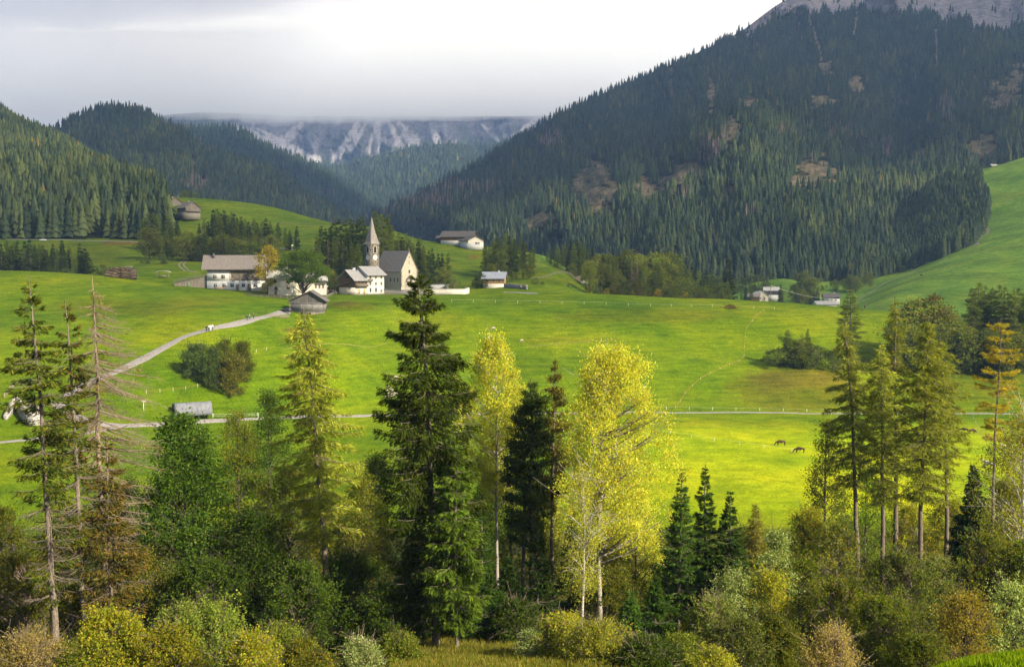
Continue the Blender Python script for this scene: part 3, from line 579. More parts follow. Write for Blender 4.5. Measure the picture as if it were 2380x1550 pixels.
def broadleaf(seed, H=18, crown=(0.25, 1.0), Rm=4, prof=None, ncl=120, per=110, leaf=0.17, cl_r=0.8, cols=None, wts=None, bark=None, trunk_r=None, stems=1, limb=0.35, weep=0.0, upright=0.0, sq=(1, 1), inner=0.55, lean=(0, 0), mt=None, limb_r=1.0, off=(0, 0), ell=1.0):
    r_ = np.random.default_rng(seed); T = Tubes(); Lv = Leaves(); tr = trunk_r or H*0.012
    prof = prof or [(0, .45), (.2, .85), (.45, 1.0), (.75, .75), (.92, .4), (1, .12)]; px, py = zip(*prof)
    axes = []
    for s in range(stems):
        zz = np.linspace(0, 1, 9); a = r_.random()*6.28; sp = 0 if stems == 1 else Rm*0.45*r_.uniform(.5, 1.2)
        top = H*(0.92 if stems == 1 else r_.uniform(.6, .9))
        A = np.stack([lean[0]*zz+sp*math.cos(a)*zz**.8+0.012*H*np.cumsum(r_.normal(0, .3, 9)), lean[1]*zz+sp*math.sin(a)*zz**.8+0.012*H*np.cumsum(r_.normal(0, .3, 9)), zz*top], 1); A[0, :2] *= 0.1
        T.add(A, (tr*(1-zz)**0.9+0.02)/(stems**.5), 7); axes.append(A)
    cz = H*crown[0]; ch = H*(crown[1]-crown[0])
    f = r_.beta(1.15, 1.05, ncl); az = r_.random(ncl)*6.283; rr = np.sqrt(r_.uniform(inner**2, 1, ncl))
    lob = 1+0.22*np.sin(az*3+seed)+0.16*np.sin(az*5+f*9+seed*2)+r_.normal(0, .08, ncl)*(2 if stems > 1 else 1)
    rad = Rm*np.interp(f, px, py)*rr*lob
    C = np.stack([rad*np.cos(az)*sq[0]+lean[0]*f+off[0], rad*np.sin(az)*sq[1]+lean[1]*f+off[1], cz+ch*f], 1)
    k = r_.choice(ncl, int(ncl*limb), replace=False)
    for i in k:
        A = axes[r_.integers(len(axes))]; ht = max(0.12*H, C[i, 2]-rad[i]*r_.uniform(.5, 1.1)*(0.6 if upright else 1)-0.04*H); ht = min(ht, A[-1, 2]*.97)
        b = np.array([np.interp(ht, A[:, 2], A[:, j]) for j in range(3)]); e = C[i]; mid = (b+e)/2+np.array([0, 0, (-0.10 if upright else 0.06)*np.linalg.norm(e-b)])+r_.normal(0, .05, 3)*rad[i]; L_ = np.linalg.norm(e-b)
        q = np.linspace(0, 1, 5)[:, None]; pts = (1-q)**2*b+2*q*(1-q)*mid+q*q*e; T.add(pts, (0.012+0.014*L_*(1-q[:, 0]))*limb_r, 4)
        for _ in range(3):
            t = r_.uniform(.35, .9); p0 = b*(1-t)**2+2*t*(1-t)*mid+t*t*e; e2 = e+r_.normal(0, cl_r*1.3, 3)+np.array([0, 0, .4*cl_r]); T.add(np.stack([p0, (p0+e2)/2+r_.normal(0, .1, 3), e2]), [0.018*limb_r, 0.014*limb_r, .009], 3)
    csz = r_.uniform(.65, 1.35, ncl)*cl_r
    m = (per*r_.uniform(.6, 1.4, ncl)*(csz/cl_r)**1.5).astype(int); idx = np.repeat(np.arange(ncl), m); n = len(idx)
    off_ = rnd_dir(n, r_)*np.minimum(np.abs(r_.normal(0.75, .33, n)), 1.5)[:, None]*csz[idx][:, None]; off_[:, 2] *= 0.62*ell
    if upright: off_[:, 2] *= 1.9; off_[:, :2] *= 0.75
    Pp = C[idx]+off_
    if weep:
        dwn = r_.random(n)**1.3*weep*csz[idx]; Pp[:, 2] -= dwn; strand = r_.integers(0, 9, n)*0.7+idx; Pp[:, :2] += 0.30*np.stack([np.cos(strand*7.1), np.sin(strand*5.3)], 1)*csz[idx][:, None]; Pp[:, :2] = Pp[:, :2]-off_[:, :2]*0.55
    if stems > 1:      # young shoots break the outline
        so_ = np.argsort(-(rad/Rm+f))[:int(ncl*.5)]; ns = 12; q0 = C[so_]; dr = unit(np.stack([np.cos(az[so_])*.7, np.sin(az[so_])*.7, r_.uniform(.3, 1.6, len(so_))], 1)+r_.normal(0, .3, (len(so_), 3))); ls = r_.uniform(.10, .26, len(so_))*H
        tt_ = r_.random((len(so_), ns)); Ps = (q0[:, None]+dr[:, None]*(tt_*ls[:, None])[:, :, None]).reshape(-1, 3)+r_.normal(0, .05, (len(so_)*ns, 3)); Pp = np.concatenate([Pp, Ps]); off_ = np.concatenate([off_, np.repeat(dr, ns, 0)]); idx = np.concatenate([idx, np.repeat(so_, ns)]); n = len(Pp)
    d = unit(rnd_dir(n, r_)+off_*0.8+np.array([0, 0, -0.5*(weep > 0)-0.15+0.9*(upright > 0)])); nn = unit(rnd_dir(n, r_)*0.9+np.array([0, 0, 1.0]))
    Pp = Pp[:]; ln = leaf*r_.uniform(.7, 1.35, n); tint = r_.uniform(.82, 1.18, ncl)[idx][:, None]
    col = pick(cols, n, r_, wts)*tint
    Lv.add(blades(Pp, d, np.cross(d, nn), ln, ln*0.62), col)
    return T.mesh('stem', bark or B_DRK), Lv.mesh('leafage', mt or LEAF)

def plant(name, label, cat, meshes, loc, rz=0.0, group=None, parts=('trunk', 'crown'), sc=1.0):
    root = empty(name, loc, rz); tag(root, label, cat, group); root.scale = (sc, sc, sc)
    a = obj(parts[0], meshes[0], root); b = obj(parts[1], meshes[1], root); CHILDREN[root.name] = [a, b]
    return root
def size_for(u, vb, vt, D): # base point on the ground in column u at distance D, height so that the top is at vt
    x, y, z = at(u, D); zt = P(u, vt, D)[2]; return (x, y, z-0.25), zt-z+0.25
SPRG = [(0.036, 0.058, 0.011), (0.060, 0.086, 0.014), (0.115, 0.125, 0.02)]; SPRY = [(0.05, 0.075, 0.012), (0.13, 0.13, 0.02), (0.20, 0.13, 0.03), (0.03, 0.055, 0.012)]
LARG = [(0.25, 0.28, 0.035), (0.34, 0.35, 0.055), (0.16, 0.19, 0.03)]; LARD = [(0.19, 0.215, 0.04), (0.27, 0.28, 0.055), (0.12, 0.14, 0.025)]; LARY = [(0.45, 0.33, 0.03), (0.36, 0.30, 0.04), (0.25, 0.24, 0.03)]
ASPY = [(0.42, 0.41, 0.07), (0.32, 0.35, 0.06), (0.44, 0.36, 0.035), (0.22, 0.27, 0.035)]; ASHG = [(0.055, 0.105, 0.014), (0.08, 0.14, 0.02), (0.14, 0.19, 0.045), (0.035, 0.075, 0.012)]
BRNL = [(0.12, 0.115, 0.016), (0.17, 0.13, 0.02), (0.08, 0.105, 0.014), (0.06, 0.085, 0.012)]; DKG = [(0.03, 0.055, 0.010), (0.05, 0.085, 0.014), (0.075, 0.10, 0.016)]; MIXG = [(0.07, 0.10, 0.015), (0.11, 0.13, 0.018), (0.17, 0.15, 0.022)]
YELG = [(0.20, 0.23, 0.025), (0.28, 0.27, 0.03), (0.14, 0.18, 0.02), (0.36, 0.28, 0.03)]; SILV = [(0.20, 0.24, 0.10), (0.30, 0.33, 0.17), (0.12, 0.16, 0.05)]; WILL = [(0.10, 0.13, 0.035), (0.15, 0.18, 0.05), (0.20, 0.20, 0.06), (0.08, 0.10, 0.02)]
TANL = [(0.33, 0.25, 0.10), (0.26, 0.21, 0.08), (0.40, 0.31, 0.15), (0.18, 0.16, 0.05)]; BIRC = [(0.20, 0.23, 0.045), (0.28, 0.27, 0.05), (0.15, 0.18, 0.03), (0.34, 0.28, 0.04)]; OLIV = [(0.10, 0.135, 0.018), (0.15, 0.18, 0.028), (0.07, 0.10, 0.014), (0.17, 0.16, 0.03)]
nfol = 0
def CON(u, vt, D, label, w_px, name='spruce', cat='spruce', seed=0, **k):
    loc, Hh = size_for(u, None, vt, D); ms = conifer(seed, H=Hh, Rm=w_px/FPX*D, **k); return plant(name, label, cat, ms, loc)
def BRD(u, vt, D, label, w_px, name='broadleaf_tree', cat='tree', seed=0, parts=('trunk', 'crown'), group=None, **k):
    loc, Hh = size_for(u, None, vt, D); ms = broadleaf(seed, H=Hh, Rm=w_px/FPX*D, **k); return plant(name, label, cat, ms, loc, parts=parts, group=group)
SPR_OLD = [(0, .6), (.1, .9), (.3, 1.0), (.55, 1.0), (.72, .88), (.85, .62), (.93, .36), (1, .04)]
# --- the named trees of the near bank
CON(131, 641, 80, 'tall thin spruce with ragged drooping branches at the far left, grey trunk bare below', 92, seed=1, nwh=44, per=5, dens=1.0, cols=SPRG+SPRY[:2], clear=0.2, dead_to=0.30, prof=[(0, .7), (.2, .95), (.5, .9), (.7, .85), (.85, .5), (1, .05)], gap=.12, spray=.40, lean=(-1.2, 0), trunk_r=.27, wide=.22)
CON(203, 697, 85, 'thin yellowing spruce with curved bare branches, between the ragged spruce and the bare larch', 100, seed=2, nwh=40, per=5, dens=.75, cols=SPRY, clear=0.25, dead_to=0.05, twig=.4, prof=[(0, .9), (.3, 1), (.55, .65), (.8, .42), (1, .05)], gap=.12, lean=(-1.0, 0), trunk_r=.25, wide=.22)
CON(255, 640, 90, 'nearly leafless grey-brown larch with long twiggy branches reaching to the right', 120, name='larch', cat='larch', seed=3, kind='larch', nwh=42, per=7, dens=.4, cols=[(.20, .16, .06), (.26, .19, .06), (.18, .18, .04)], twig=.86, bark=B_GRY, clear=.32, prof=[(0, .5), (.4, .95), (.6, .9), (.8, .6), (.93, .3), (1, .03)], sidebias=(0, .35), lean=(-.6, 0), droop=-.35)
CON(262, 1010, 86, 'brown-green dying spruce low behind the two thin trunks', 95, seed=4, nwh=26, per=6, dens=.9, cols=[(0.16, 0.12, 0.03), (0.12, 0.11, 0.02), (0.20, 0.13, 0.04), (.07, .08, .02)], clear=.1, twig=.2)
CON(770, 716, 103, 'large drooping yellow-green larch with a crooked leaning top', 100, name='larch', cat='larch', seed=5, kind='larch', nwh=46, per=6, dens=.9, spray=.5, cols=LARG, clear=.30, prof=[(0, .75), (.2, 1.05), (.5, .95), (.75, .75), (.9, .45), (1, .12)], lean=(-2.2, 0), hang=2.4, droop=-.30, gap=.1, wide=.3)
CON(1012, 624, 90, 'tallest dark spruce with layered drooping branches in front of the church wall', 122, seed=6, nwh=52, per=6, dens=1.5, cols=SPRG, wts=(4, 3, 1.2), clear=.10, prof=SPR_OLD, gap=.1, lean=(-1.6, 0), trunk_r=.33, spray=.40, hang=1.4, wide=.26)
CON(1062, 1010, 88, 'lighter green young spruce pressed against the tallest spruce', 80, seed=7, nwh=32, per=6, dens=1.4, cols=[(0.07, .115, .014), (.10, .145, .018), (.045, .075, .01)], clear=.12, trunk_r=.16)
BRD(1150, 792, 116, 'golden green aspen with a rounded crown, to the right of the tallest spruce', 88, name='aspen', cat='aspen', seed=11, cols=ASPY, crown=(.42, 1), ncl=300, per=100, leaf=.2, cl_r=.75, bark=B_ASP, upright=1, prof=[(0, .35), (.2, .8), (.5, 1), (.8, .75), (1, .2)], inner=.3, trunk_r=.2, limb=.3)
CON(1232, 880, 108, 'dark pine with flat tufted branches between the two aspens', 66, name='pine', cat='pine', seed=12, kind='pine', nwh=20, per=5, dens=2.0, cols=[(.035, .065, .02), (.06, .09, .025), (.09, .10, .02)], clear=.30, bark=B_DRK, spray=.36, prof=[(0, .7), (.3, 1.0), (.6, .9), (.85, .6), (1, .1)])
CON(1216, 940, 112, 'dark pine with a thin trunk just left of another pine', 58, name='pine', cat='pine', seed=13, kind='pine', nwh=18, per=5, dens=1.8, cols=[(.035, .065, .02), (.06, .09, .025)], clear=.35, bark=B_DRK, spray=.36, prof=[(0, .7), (.3, 1.0), (.6, .9), (.85, .6), (1, .1)])
CON(1288, 830, 110, 'slim brown-tinged pine with a straight dark trunk beside the large aspen', 55, name='pine', cat='pine', seed=14, kind='pine', nwh=22, per=5, dens=1.5, cols=[(.12, .10, .025), (.17, .13, .03), (.07, .08, .02), (.22, .20, .04)], clear=.42, bark=B_LAR, spray=.30, prof=[(0, .8), (.3, 1.0), (.6, .7), (.85, .35), (1, .05)], trunk_r=.22)
BRD(1395, 818, 101, 'large golden yellow aspen with a forked pale trunk in front of the bright meadow', 118, name='aspen', cat='aspen', seed=15, cols=ASPY, wts=(3, 2, 2, 1.4), crown=(.30, 1), ncl=430, per=100, leaf=.19, cl_r=.85, bark=B_ASP, upright=1, prof=[(0, .45), (.15, .95), (.4, 1.08), (.7, .85), (.9, .6), (1, .3)], inner=.25, trunk_r=.24, limb=.32, off=(.9, 0), limb_r=1.3)
BRD(1350, 1075, 93, 'small weeping birch with a white trunk below the large golden aspen', 62, name='birch', cat='birch', seed=16, cols=BIRC, crown=(.32, 1), ncl=90, per=80, leaf=.13, cl_r=.7, bark=B_BIR, weep=2.6, trunk_r=.13, inner=.2, limb=.4)
BRD(1480, 1140, 112, 'low yellow-leaved tree behind the large golden aspen', 60, seed=17, cols=ASPY, ncl=100, per=80, leaf=.17, crown=(.2, 1))
BRD(435, 975, 101, 'tall leafy green ash with pale young leaves, right of the bare larch', 125, name='ash_tree', cat='ash', seed=20, cols=ASHG, wts=(3, 3, 1.6, 3), crown=(.12, 1), ncl=300, per=110, leaf=.25, cl_r=1.05, prof=[(0, .8), (.25, 1.15), (.5, .85), (.75, .62), (.93, .38), (1, .12)], inner=.35)
BRD(560, 962, 118, 'olive brown thin-crowned tree behind the tall green ash', 62, seed=21, cols=BRNL, wts=(1, .6, 2, 2), crown=(.1, 1), ncl=200, per=80, leaf=.19, cl_r=.9, limb=.4)
BRD(632, 915, 120, 'green tree with a small yellow tip between the olive brown tree and the yellow-green larch', 60, seed=22, cols=[(.06, .10, .018), (.09, .14, .03), (.05, .08, .014)], crown=(.12, 1), ncl=210, per=85, leaf=.2, cl_r=.9, limb=.35, prof=[(0, .8), (.4, 1), (.75, .7), (.9, .25), (1, .1)])
BRD(680, 1085, 110, 'round brown-leaved tree below the yellow-green larch', 82, seed=23, cols=BRNL, crown=(.1, 1), ncl=170, per=90, leaf=.19, cl_r=.95)
BRD(590, 1190, 97, 'dense dark green hazel right of the tall green ash', 105, name='hazel', cat='hazel', seed=24, cols=DKG, wts=(2, 2, 1), crown=(.02, 1), ncl=260, per=100, leaf=.21, cl_r=1.0, inner=.5)
BRD(845, 1110, 116, 'loose yellow-green tree between the larch and the tallest spruce', 62, seed=25, cols=MIXG, crown=(.03, 1), ncl=230, per=80, leaf=.19, cl_r=.9)
BRD(820, 1290, 99, 'dark leafy shrub mass under the yellow-green larch', 88, seed=26, cols=DKG, crown=(.02, 1), ncl=200, per=90, leaf=.19, cl_r=.95, inner=.5)
for (u, vt, D, w, lab, sd, cl, dn) in [(1577, 1083, 104, 62, 'slender spruce, leftmost of the three standing before the bright meadow', 31, .10, 1.5), (1635, 1078, 106, 62, 'spruce in the middle of the three before the bright meadow', 32, .08, 1.5), (1692, 1142, 105, 66, 'lower spruce, rightmost of the three before the bright meadow', 33, .06, 1.5)]:
    CON(u, vt, D, lab, w, seed=sd, nwh=34, per=6, dens=dn, cols=[(.045, .09, .015), (.075, .13, .02), (.03, .06, .012)], clear=cl, droop=-.2, spray=.36, hang=.5, prof=[(0, 1.0), (.3, .85), (.6, .5), (.85, .2), (1, .02)])
CON(1752, 1170, 109, 'yellow-tinged conical tree right of the three spruces', 54, name='larch', cat='larch', seed=34, kind='larch', nwh=30, per=6, dens=1.5, cols=[(.26, .24, .04), (.20, .21, .03), (.33, .29, .07)], clear=.05, prof=[(0, 1.0), (.3, .85), (.6, .5), (.85, .2), (1, .02)])
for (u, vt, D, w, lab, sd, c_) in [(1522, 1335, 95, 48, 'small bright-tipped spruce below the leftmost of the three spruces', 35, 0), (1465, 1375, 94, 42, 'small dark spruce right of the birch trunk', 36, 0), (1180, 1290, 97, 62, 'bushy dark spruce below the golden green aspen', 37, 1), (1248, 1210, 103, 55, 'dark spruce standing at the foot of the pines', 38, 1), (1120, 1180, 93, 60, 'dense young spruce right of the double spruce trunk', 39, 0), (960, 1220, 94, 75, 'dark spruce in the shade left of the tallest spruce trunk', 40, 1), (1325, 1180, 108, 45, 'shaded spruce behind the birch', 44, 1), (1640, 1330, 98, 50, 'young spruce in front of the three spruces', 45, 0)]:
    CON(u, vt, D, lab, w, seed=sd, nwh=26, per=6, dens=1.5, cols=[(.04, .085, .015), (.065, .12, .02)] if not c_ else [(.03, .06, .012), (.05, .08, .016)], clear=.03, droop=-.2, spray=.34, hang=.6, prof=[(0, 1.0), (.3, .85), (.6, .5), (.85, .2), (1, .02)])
BRD(1800, 1240, 99, 'silvery green rowan with pale shining leaves right of the yellow-tinged cone', 45, name='rowan', cat='rowan', seed=41, cols=SILV, crown=(.1, 1), ncl=110, per=80, leaf=.2, cl_r=.75)
BRD(1918, 975, 132, 'narrow cone-shaped tree with a reddish tip left of the tall larches', 50, seed=42, cols=OLIV, wts=(2, 2, 1, 2), crown=(.03, 1), ncl=150, per=80, leaf=.2, cl_r=.9, prof=[(0, .9), (.3, 1), (.6, .7), (.85, .35), (1, .08)])
BRD(2010, 1100, 138, 'bright green leafy tree behind the first tall larch', 62, seed=43, cols=[(.10, .17, .02), (.15, .20, .025)], crown=(.03, 1), ncl=120, per=80, leaf=.22, cl_r=1.0)
LP = [(0, .6), (.2, .95), (.5, 1.0), (.75, .7), (.9, .4), (1, .06)]
CON(1992, 738, 128, 'dark-trunked leaning larch, leftmost of the tall larches on the right', 54, name='larch', cat='larch', seed=50, kind='larch', nwh=44, per=6, dens=.75, cols=LARD, clear=.36, prof=LP, lean=(-2.4, 0), hang=2.2, droop=-.4, gap=.08, spray=.5)
CON(2052, 790, 124, 'pale feathery larch, second of the tall larches on the right', 62, name='larch', cat='larch', seed=51, kind='larch', nwh=44, per=6, dens=.75, cols=LARG+LARD, clear=.34, prof=LP, lean=(-.8, 0), hang=2, droop=-.4, gap=.08, spray=.5)
CON(2082, 688, 138, 'tallest larch of the group on the right, its thin top dotted with twigs', 52, name='larch', cat='larch', seed=52, kind='larch', nwh=44, per=6, dens=.6, cols=LARG+LARD, clear=.36, prof=LP, lean=(-1, 0), hang=2, droop=-.3, gap=.15, spray=.5)
CON(2136, 733, 118, 'broad light green larch with a straight brown trunk, centre of the right-hand group', 76, name='larch', cat='larch', seed=53, kind='larch', nwh=48, per=6, dens=.8, cols=LARG, clear=.34, prof=[(0, .7), (.25, 1.0), (.6, .95), (.8, .6), (.93, .3), (1, .05)], hang=2, droop=-.35, gap=.06, spray=.5, trunk_r=.28)
CON(2200, 782, 135, 'sparse larch with an arching bent top at the right side of the larch group', 56, name='larch', cat='larch', seed=54, kind='larch', nwh=38, per=6, dens=.65, cols=LARG, clear=.42, prof=[(0, .6), (.3, 1), (.7, .95), (.9, .6), (1, .1)], lean=(-1.6, 0), hang=2.2, droop=-.5, gap=.2, spray=.5)
CON(2305, 740, 128, 'bare-stemmed larch with flat golden yellow branches in tiers', 66, name='larch', cat='larch', seed=55, kind='larch', nwh=15, per=6, dens=1.9, cols=LARY, clear=.52, prof=[(0, .7), (.3, 1.0), (.6, .85), (.85, .55), (1, .3)], hang=.2, droop=.05, gap=.05, spray=.34, wide=.16, trunk_r=.2)
CON(2253, 1078, 124, 'dense dark spruce right of the larch group', 62, seed=56, nwh=34, per=7, dens=2.0, cols=[(.022, .045, .014), (.035, .06, .018)], clear=.02, droop=-.2, spray=.4, prof=[(0, 1.0), (.3, .85), (.6, .55), (.85, .22), (1, .02)])
BRD(2362, 930, 104, 'weeping yellow-green birch at the right edge of the picture', 95, name='birch', cat='birch', seed=57, cols=BIRC+BRNL[:2], crown=(.12, 1), ncl=230, per=75, leaf=.17, cl_r=1.0, weep=2.4, bark=B_BIR, inner=.3)
# --- shrubs of the near bank
for (u, vt, D, w, lab, sd, pal) in [(1190, 1040, 124, 55, 'dark leafy tree in the shade behind the two pines', 60, DKG), (1125, 1130, 122, 48, 'dark green tree between the tallest spruce and the golden green aspen', 61, DKG), (1268, 1130, 120, 48, 'dim olive tree behind the slim brown-tinged pine', 62, MIXG), (880, 1060, 124, 46, 'dull green tree left of the tallest spruce crown', 63, DKG), (300, 1120, 122, 60, 'shaded green tree behind the nearly leafless larch', 64, DKG), (1440, 1230, 118, 52, 'olive tree low behind the large golden aspen', 65, MIXG), (755, 1180, 120, 60, 'dark tree behind the trunk of the drooping larch', 66, DKG)]:
    BRD(u, vt, D, lab, w, seed=sd, cols=pal, crown=(.03, 1), ncl=200, per=75, leaf=.2, cl_r=.95, inner=.4)
SH = [ # u, vt, D, halfwidth, palette, name, cat, label
 (60, 1478, 66, 82, TANL, 'buff thorny shrub with pale dry leaves, lowest at the left edge', dict(leaf=.11, cl_r=.55)), (165, 1500, 68, 60, OLIV, 'olive shrub between the buff shrub and the yellow-leaved hazel', dict(leaf=.13)),
 (255, 1425, 70, 95, YELG, 'yellow and green leaved hazel at the foot of the ragged spruce', dict(leaf=.16)), (395, 1462, 70, 75, YELG, 'yellow-green shrub, second from the left with yellowing leaves', dict(leaf=.15)),
 (500, 1402, 72, 85, [(.20, .26, .04), (.16, .23, .05), (.26, .28, .06)], 'rounded weeping light green willow at the bottom left', dict(leaf=.15, weep=1.2)), (430, 1408, 78, 75, WILL, 'grey-green willow behind the rounded light willow', dict(leaf=.15)),
 (590, 1478, 66, 55, YELG, 'bright lime leafy shrub beside the rounded light willow', dict(leaf=.14)), (650, 1455, 74, 62, OLIV, 'olive shrub with thin upright tips right of the lime shrub', dict(leaf=.13)), (705, 1495, 68, 52, BRNL, 'brown-tinted shrub in the dark hollow', dict(leaf=.13)),
 (835, 1492, 72, 44, SILV, 'pale silvery shrub alone in the dark hollow left of the spruce trunks', dict(leaf=.13)), (925, 1478, 80, 55, OLIV, 'low olive shrub just left of the double spruce trunk', dict(leaf=.14)),
 (1240, 1470, 80, 34, SILV, 'small pale twiggy shrub in the dry grass', dict(leaf=.11)), (1310, 1432, 80, 60, YELG, 'yellow-green leafy shrub below the birch', dict(leaf=.15)), (1395, 1450, 76, 80, BIRC, 'wide pale yellow shrub below the large golden aspen', dict(leaf=.12, cl_r=.6)),
 (1590, 1480, 76, 58, OLIV, 'dull olive shrub below the small bright-tipped spruce', dict(leaf=.13)), (1655, 1395, 80, 68, WILL, 'grey-green willow with fine stems below the three spruces', dict(leaf=.15)), (1720, 1440, 76, 65, WILL, 'grey willow shrub right of the fine-stemmed willow', dict(leaf=.14)),
 (1660, 1515, 64, 50, ASPY, 'low golden shrub at the bottom edge', dict(leaf=.12)), (1930, 1472, 66, 72, TANL, 'cream-coloured feathery shrub at the bottom edge', dict(leaf=.10, upright=1, cl_r=.5)), (1805, 1440, 80, 55, MIXG, 'dark yellowish shrub left of the cream shrub', dict(leaf=.15)),
 (1880, 1185, 118, 60, YELG, 'yellow-leaved shrub tree at the meadow edge below the reddish-tipped cone', dict(leaf=.2)), (1950, 1215, 112, 58, SILV+YELG, 'pale flowering-looking shrub tree with whitish leaves below the leaning larch', dict(leaf=.18)), (1735, 1225, 112, 48, WILL, 'thin grey shrub behind the rowan', dict(leaf=.17)),
 (1860, 1300, 100, 62, OLIV, 'olive shrub in front of the yellow-leaved shrub tree', dict(leaf=.17)), (1960, 1350, 92, 80, MIXG, 'wide yellow-olive shrub under the leaning larch', dict(leaf=.16)), (2090, 1290, 92, 100, WILL, 'broad grey-green willow mass under the tall larches', dict(leaf=.17)),
 (2050, 1390, 84, 90, OLIV, 'olive willow with slim stems in front of the broad grey-green one', dict(leaf=.15)), (2180, 1300, 100, 70, WILL, 'grey willow at the foot of the dense dark spruce', dict(leaf=.17)), (2235, 1385, 78, 80, [(.17, .13, .03), (.22, .17, .04), (.12, .11, .02)], 'bronze-brown shrub at the lower right', dict(leaf=.14)),
 (2345, 1362, 80, 66, SILV, 'silver-leaved willow at the right edge', dict(leaf=.15)), (2290, 1245, 100, 75, BRNL+OLIV, 'brown and olive shrub tree right of the dense dark spruce', dict(leaf=.18)), (2375, 1260, 98, 60, OLIV, 'olive shrub tree at the right edge behind the silver-leaved willow', dict(leaf=.18)),
 (2130, 1475, 70, 75, OLIV, 'dark low olive shrub beside the bright grass corner', dict(leaf=.14)), (1500, 1490, 74, 70, DKG, 'dark green low shrub left of the dull olive one', dict(leaf=.15)), (1700, 1330, 96, 55, SILV, 'silver green shrub left of the rowan', dict(leaf=.17)),
 (15, 1180, 125, 60, MIXG, 'dull green shrub tree at the left edge below the meadow', dict(leaf=.2)), (50, 1290, 100, 92, BRNL, 'brownish shrub tree behind the ragged spruce trunk', dict(leaf=.18)), (120, 1240, 110, 70, OLIV, 'olive shrub tree behind the two thin spruce trunks', dict(leaf=.18)),
 (330, 1290, 94, 80, BRNL, 'brown-leaved tree in the shade of the tall ash', dict(leaf=.18)), (180, 1360, 88, 75, BRNL, 'dim brown shrub behind the yellow-leaved hazel', dict(leaf=.16)), (480, 1300, 92, 95, DKG, 'dark green hazel in front of the tall ash', dict(leaf=.2)),
 (700, 1310, 90, 95, DKG, 'dark green hazel under the round brown-leaved tree', dict(leaf=.19)), (1040, 1380, 98, 70, DKG, 'dark undergrowth shrub behind the double spruce trunk', dict(leaf=.17)), (900, 1370, 90, 80, DKG, 'dark shaded shrub left of the spruce in the shade', dict(leaf=.17)),
 (1420, 1330, 104, 70, MIXG, 'shaded yellow-green shrub behind the birch trunk', dict(leaf=.18)), (1200, 1400, 92, 60, DKG, 'dark green shrub beside the bushy dark spruce', dict(leaf=.17)), (1560, 1290, 116, 80, DKG, 'dark shrub behind the three spruces', dict(leaf=.19)),
 (2200, 1165, 140, 60, YELG, 'sunlit yellow-green shrub behind the broad light larch', dict(leaf=.2)), (2110, 1180, 140, 60, YELG, 'sunlit lime shrub between the larch trunks', dict(leaf=.2)), (2330, 1120, 140, 70, MIXG, 'green shrub below the golden-tiered larch', dict(leaf=.2)), (1790, 1330, 96, 50, YELG, 'yellowish shrub at the foot of the rowan', dict(leaf=.16))]
for i, (u, vt, D, w, pal, lab, kw) in enumerate(SH):
    k = dict(crown=(.03, 1), ncl=int(120+w*2.2), per=46, cl_r=.46, inner=.35, stems=4, limb=.28, ell=1.25, prof=[(0, .75), (.3, 1.0), (.6, .92), (.85, .6), (1, .2)]); k.update(kw)
    if i % 3 == 0: k.update(bark=B_GRY, limb=.45)
    BRD(u, vt, D, lab, w, name='shrub', cat='shrub', seed=100+i, cols=pal, parts=('stems', 'foliage'), **k)

# --- dry grass and weeds on the near bank
def blades_patch(name, u0, u1, d0, d1, n, h, cols, seed):
    r_ = np.random.default_rng(seed); y = np.sqrt(r_.uniform(d0*d0, d1*d1, n)); x = (r_.uniform(u0, u1, n)-1190)/FPX*y
    k = fbm(x/2.5, y/2.5, 3)+r_.normal(0, .2, n) > -.35; x, y = x[k], y[k]; n = len(x); z = zfun(x, y)-.03
    d = unit(np.stack([r_.normal(0, .35, n), r_.normal(0, .35, n), np.ones(n)], 1)); ln = h*r_.uniform(.4, 1.3, n); Lv = Leaves(); Lv.add(blades(np.stack([x, y, z], 1), d, rnd_dir(n, r_), ln, np.maximum(ln*.12, .03)), pick(cols, n, r_)*(1+.3*fbm(x/3, y/3, 2))[:, None])
    tag(obj(name, Lv.mesh(name, LEAF)), kind='stuff')
DRY = [(.16, .14, .03), (.12, .13, .02), (.08, .10, .012), (.22, .18, .05)]
blades_patch('grass', 900, 1500, 62, 112, 60000, .42, DRY, 1)
blades_patch('grass', 2050, 2480, 20, 40, 50000, .16, [(.15, .22, .01), (.20, .26, .015), (.10, .17, .01)], 2)
blades_patch('grass', 1450, 2450, 100, 190, 40000, .6, [(.12, .15, .015), (.17, .18, .03), (.09, .12, .012)], 3)
# ------------------------------------------------------------------ roads and paths draped on the ground
def drape(pts, d0=150, d1=2000):
    Q = np.array([hit(u, v, d0, d1) for u, v in pts]); seg = np.hypot(*np.diff(Q[:, :2], axis=0).T); s = np.concatenate([[0], np.cumsum(seg)])
    n = max(8, int(s[-1]/1.2)); q = np.linspace(0, s[-1], n); x, y = pch(s, Q[:, 0], q), pch(s, Q[:, 1], q); return x, y
def strip(name, pts, w, m, kind='structure', d0=150, d1=2000, lift=0.10, across=5, off=0.0):
    x, y = drape(pts, d0, d1) if not isinstance(pts, tuple) else pts
    dx, dy = np.gradient(x), np.gradient(y); l = np.hypot(dx, dy)+1e-9; nx, ny = -dy/l, dx/l; k = len(x)
    ws = w*(1+0.12*fbm(np.arange(k)/6.0, np.zeros(k)+w, 2)); a = np.linspace(-.5, .5, across)
    X = x[:, None]+nx[:, None]*(a*ws[:, None]+off); Y = y[:, None]+ny[:, None]*(a*ws[:, None]+off); e = np.abs(a) > .49
    Z = zfun(X, Y)+lift-np.where(e, lift*1.6, 0)[None]
    return tag(obj(name, mesh_np(name, np.stack([X.ravel(), Y.ravel(), Z.ravel()], 1), grid_faces(k, across), (m,), smooth=True)), kind=kind)
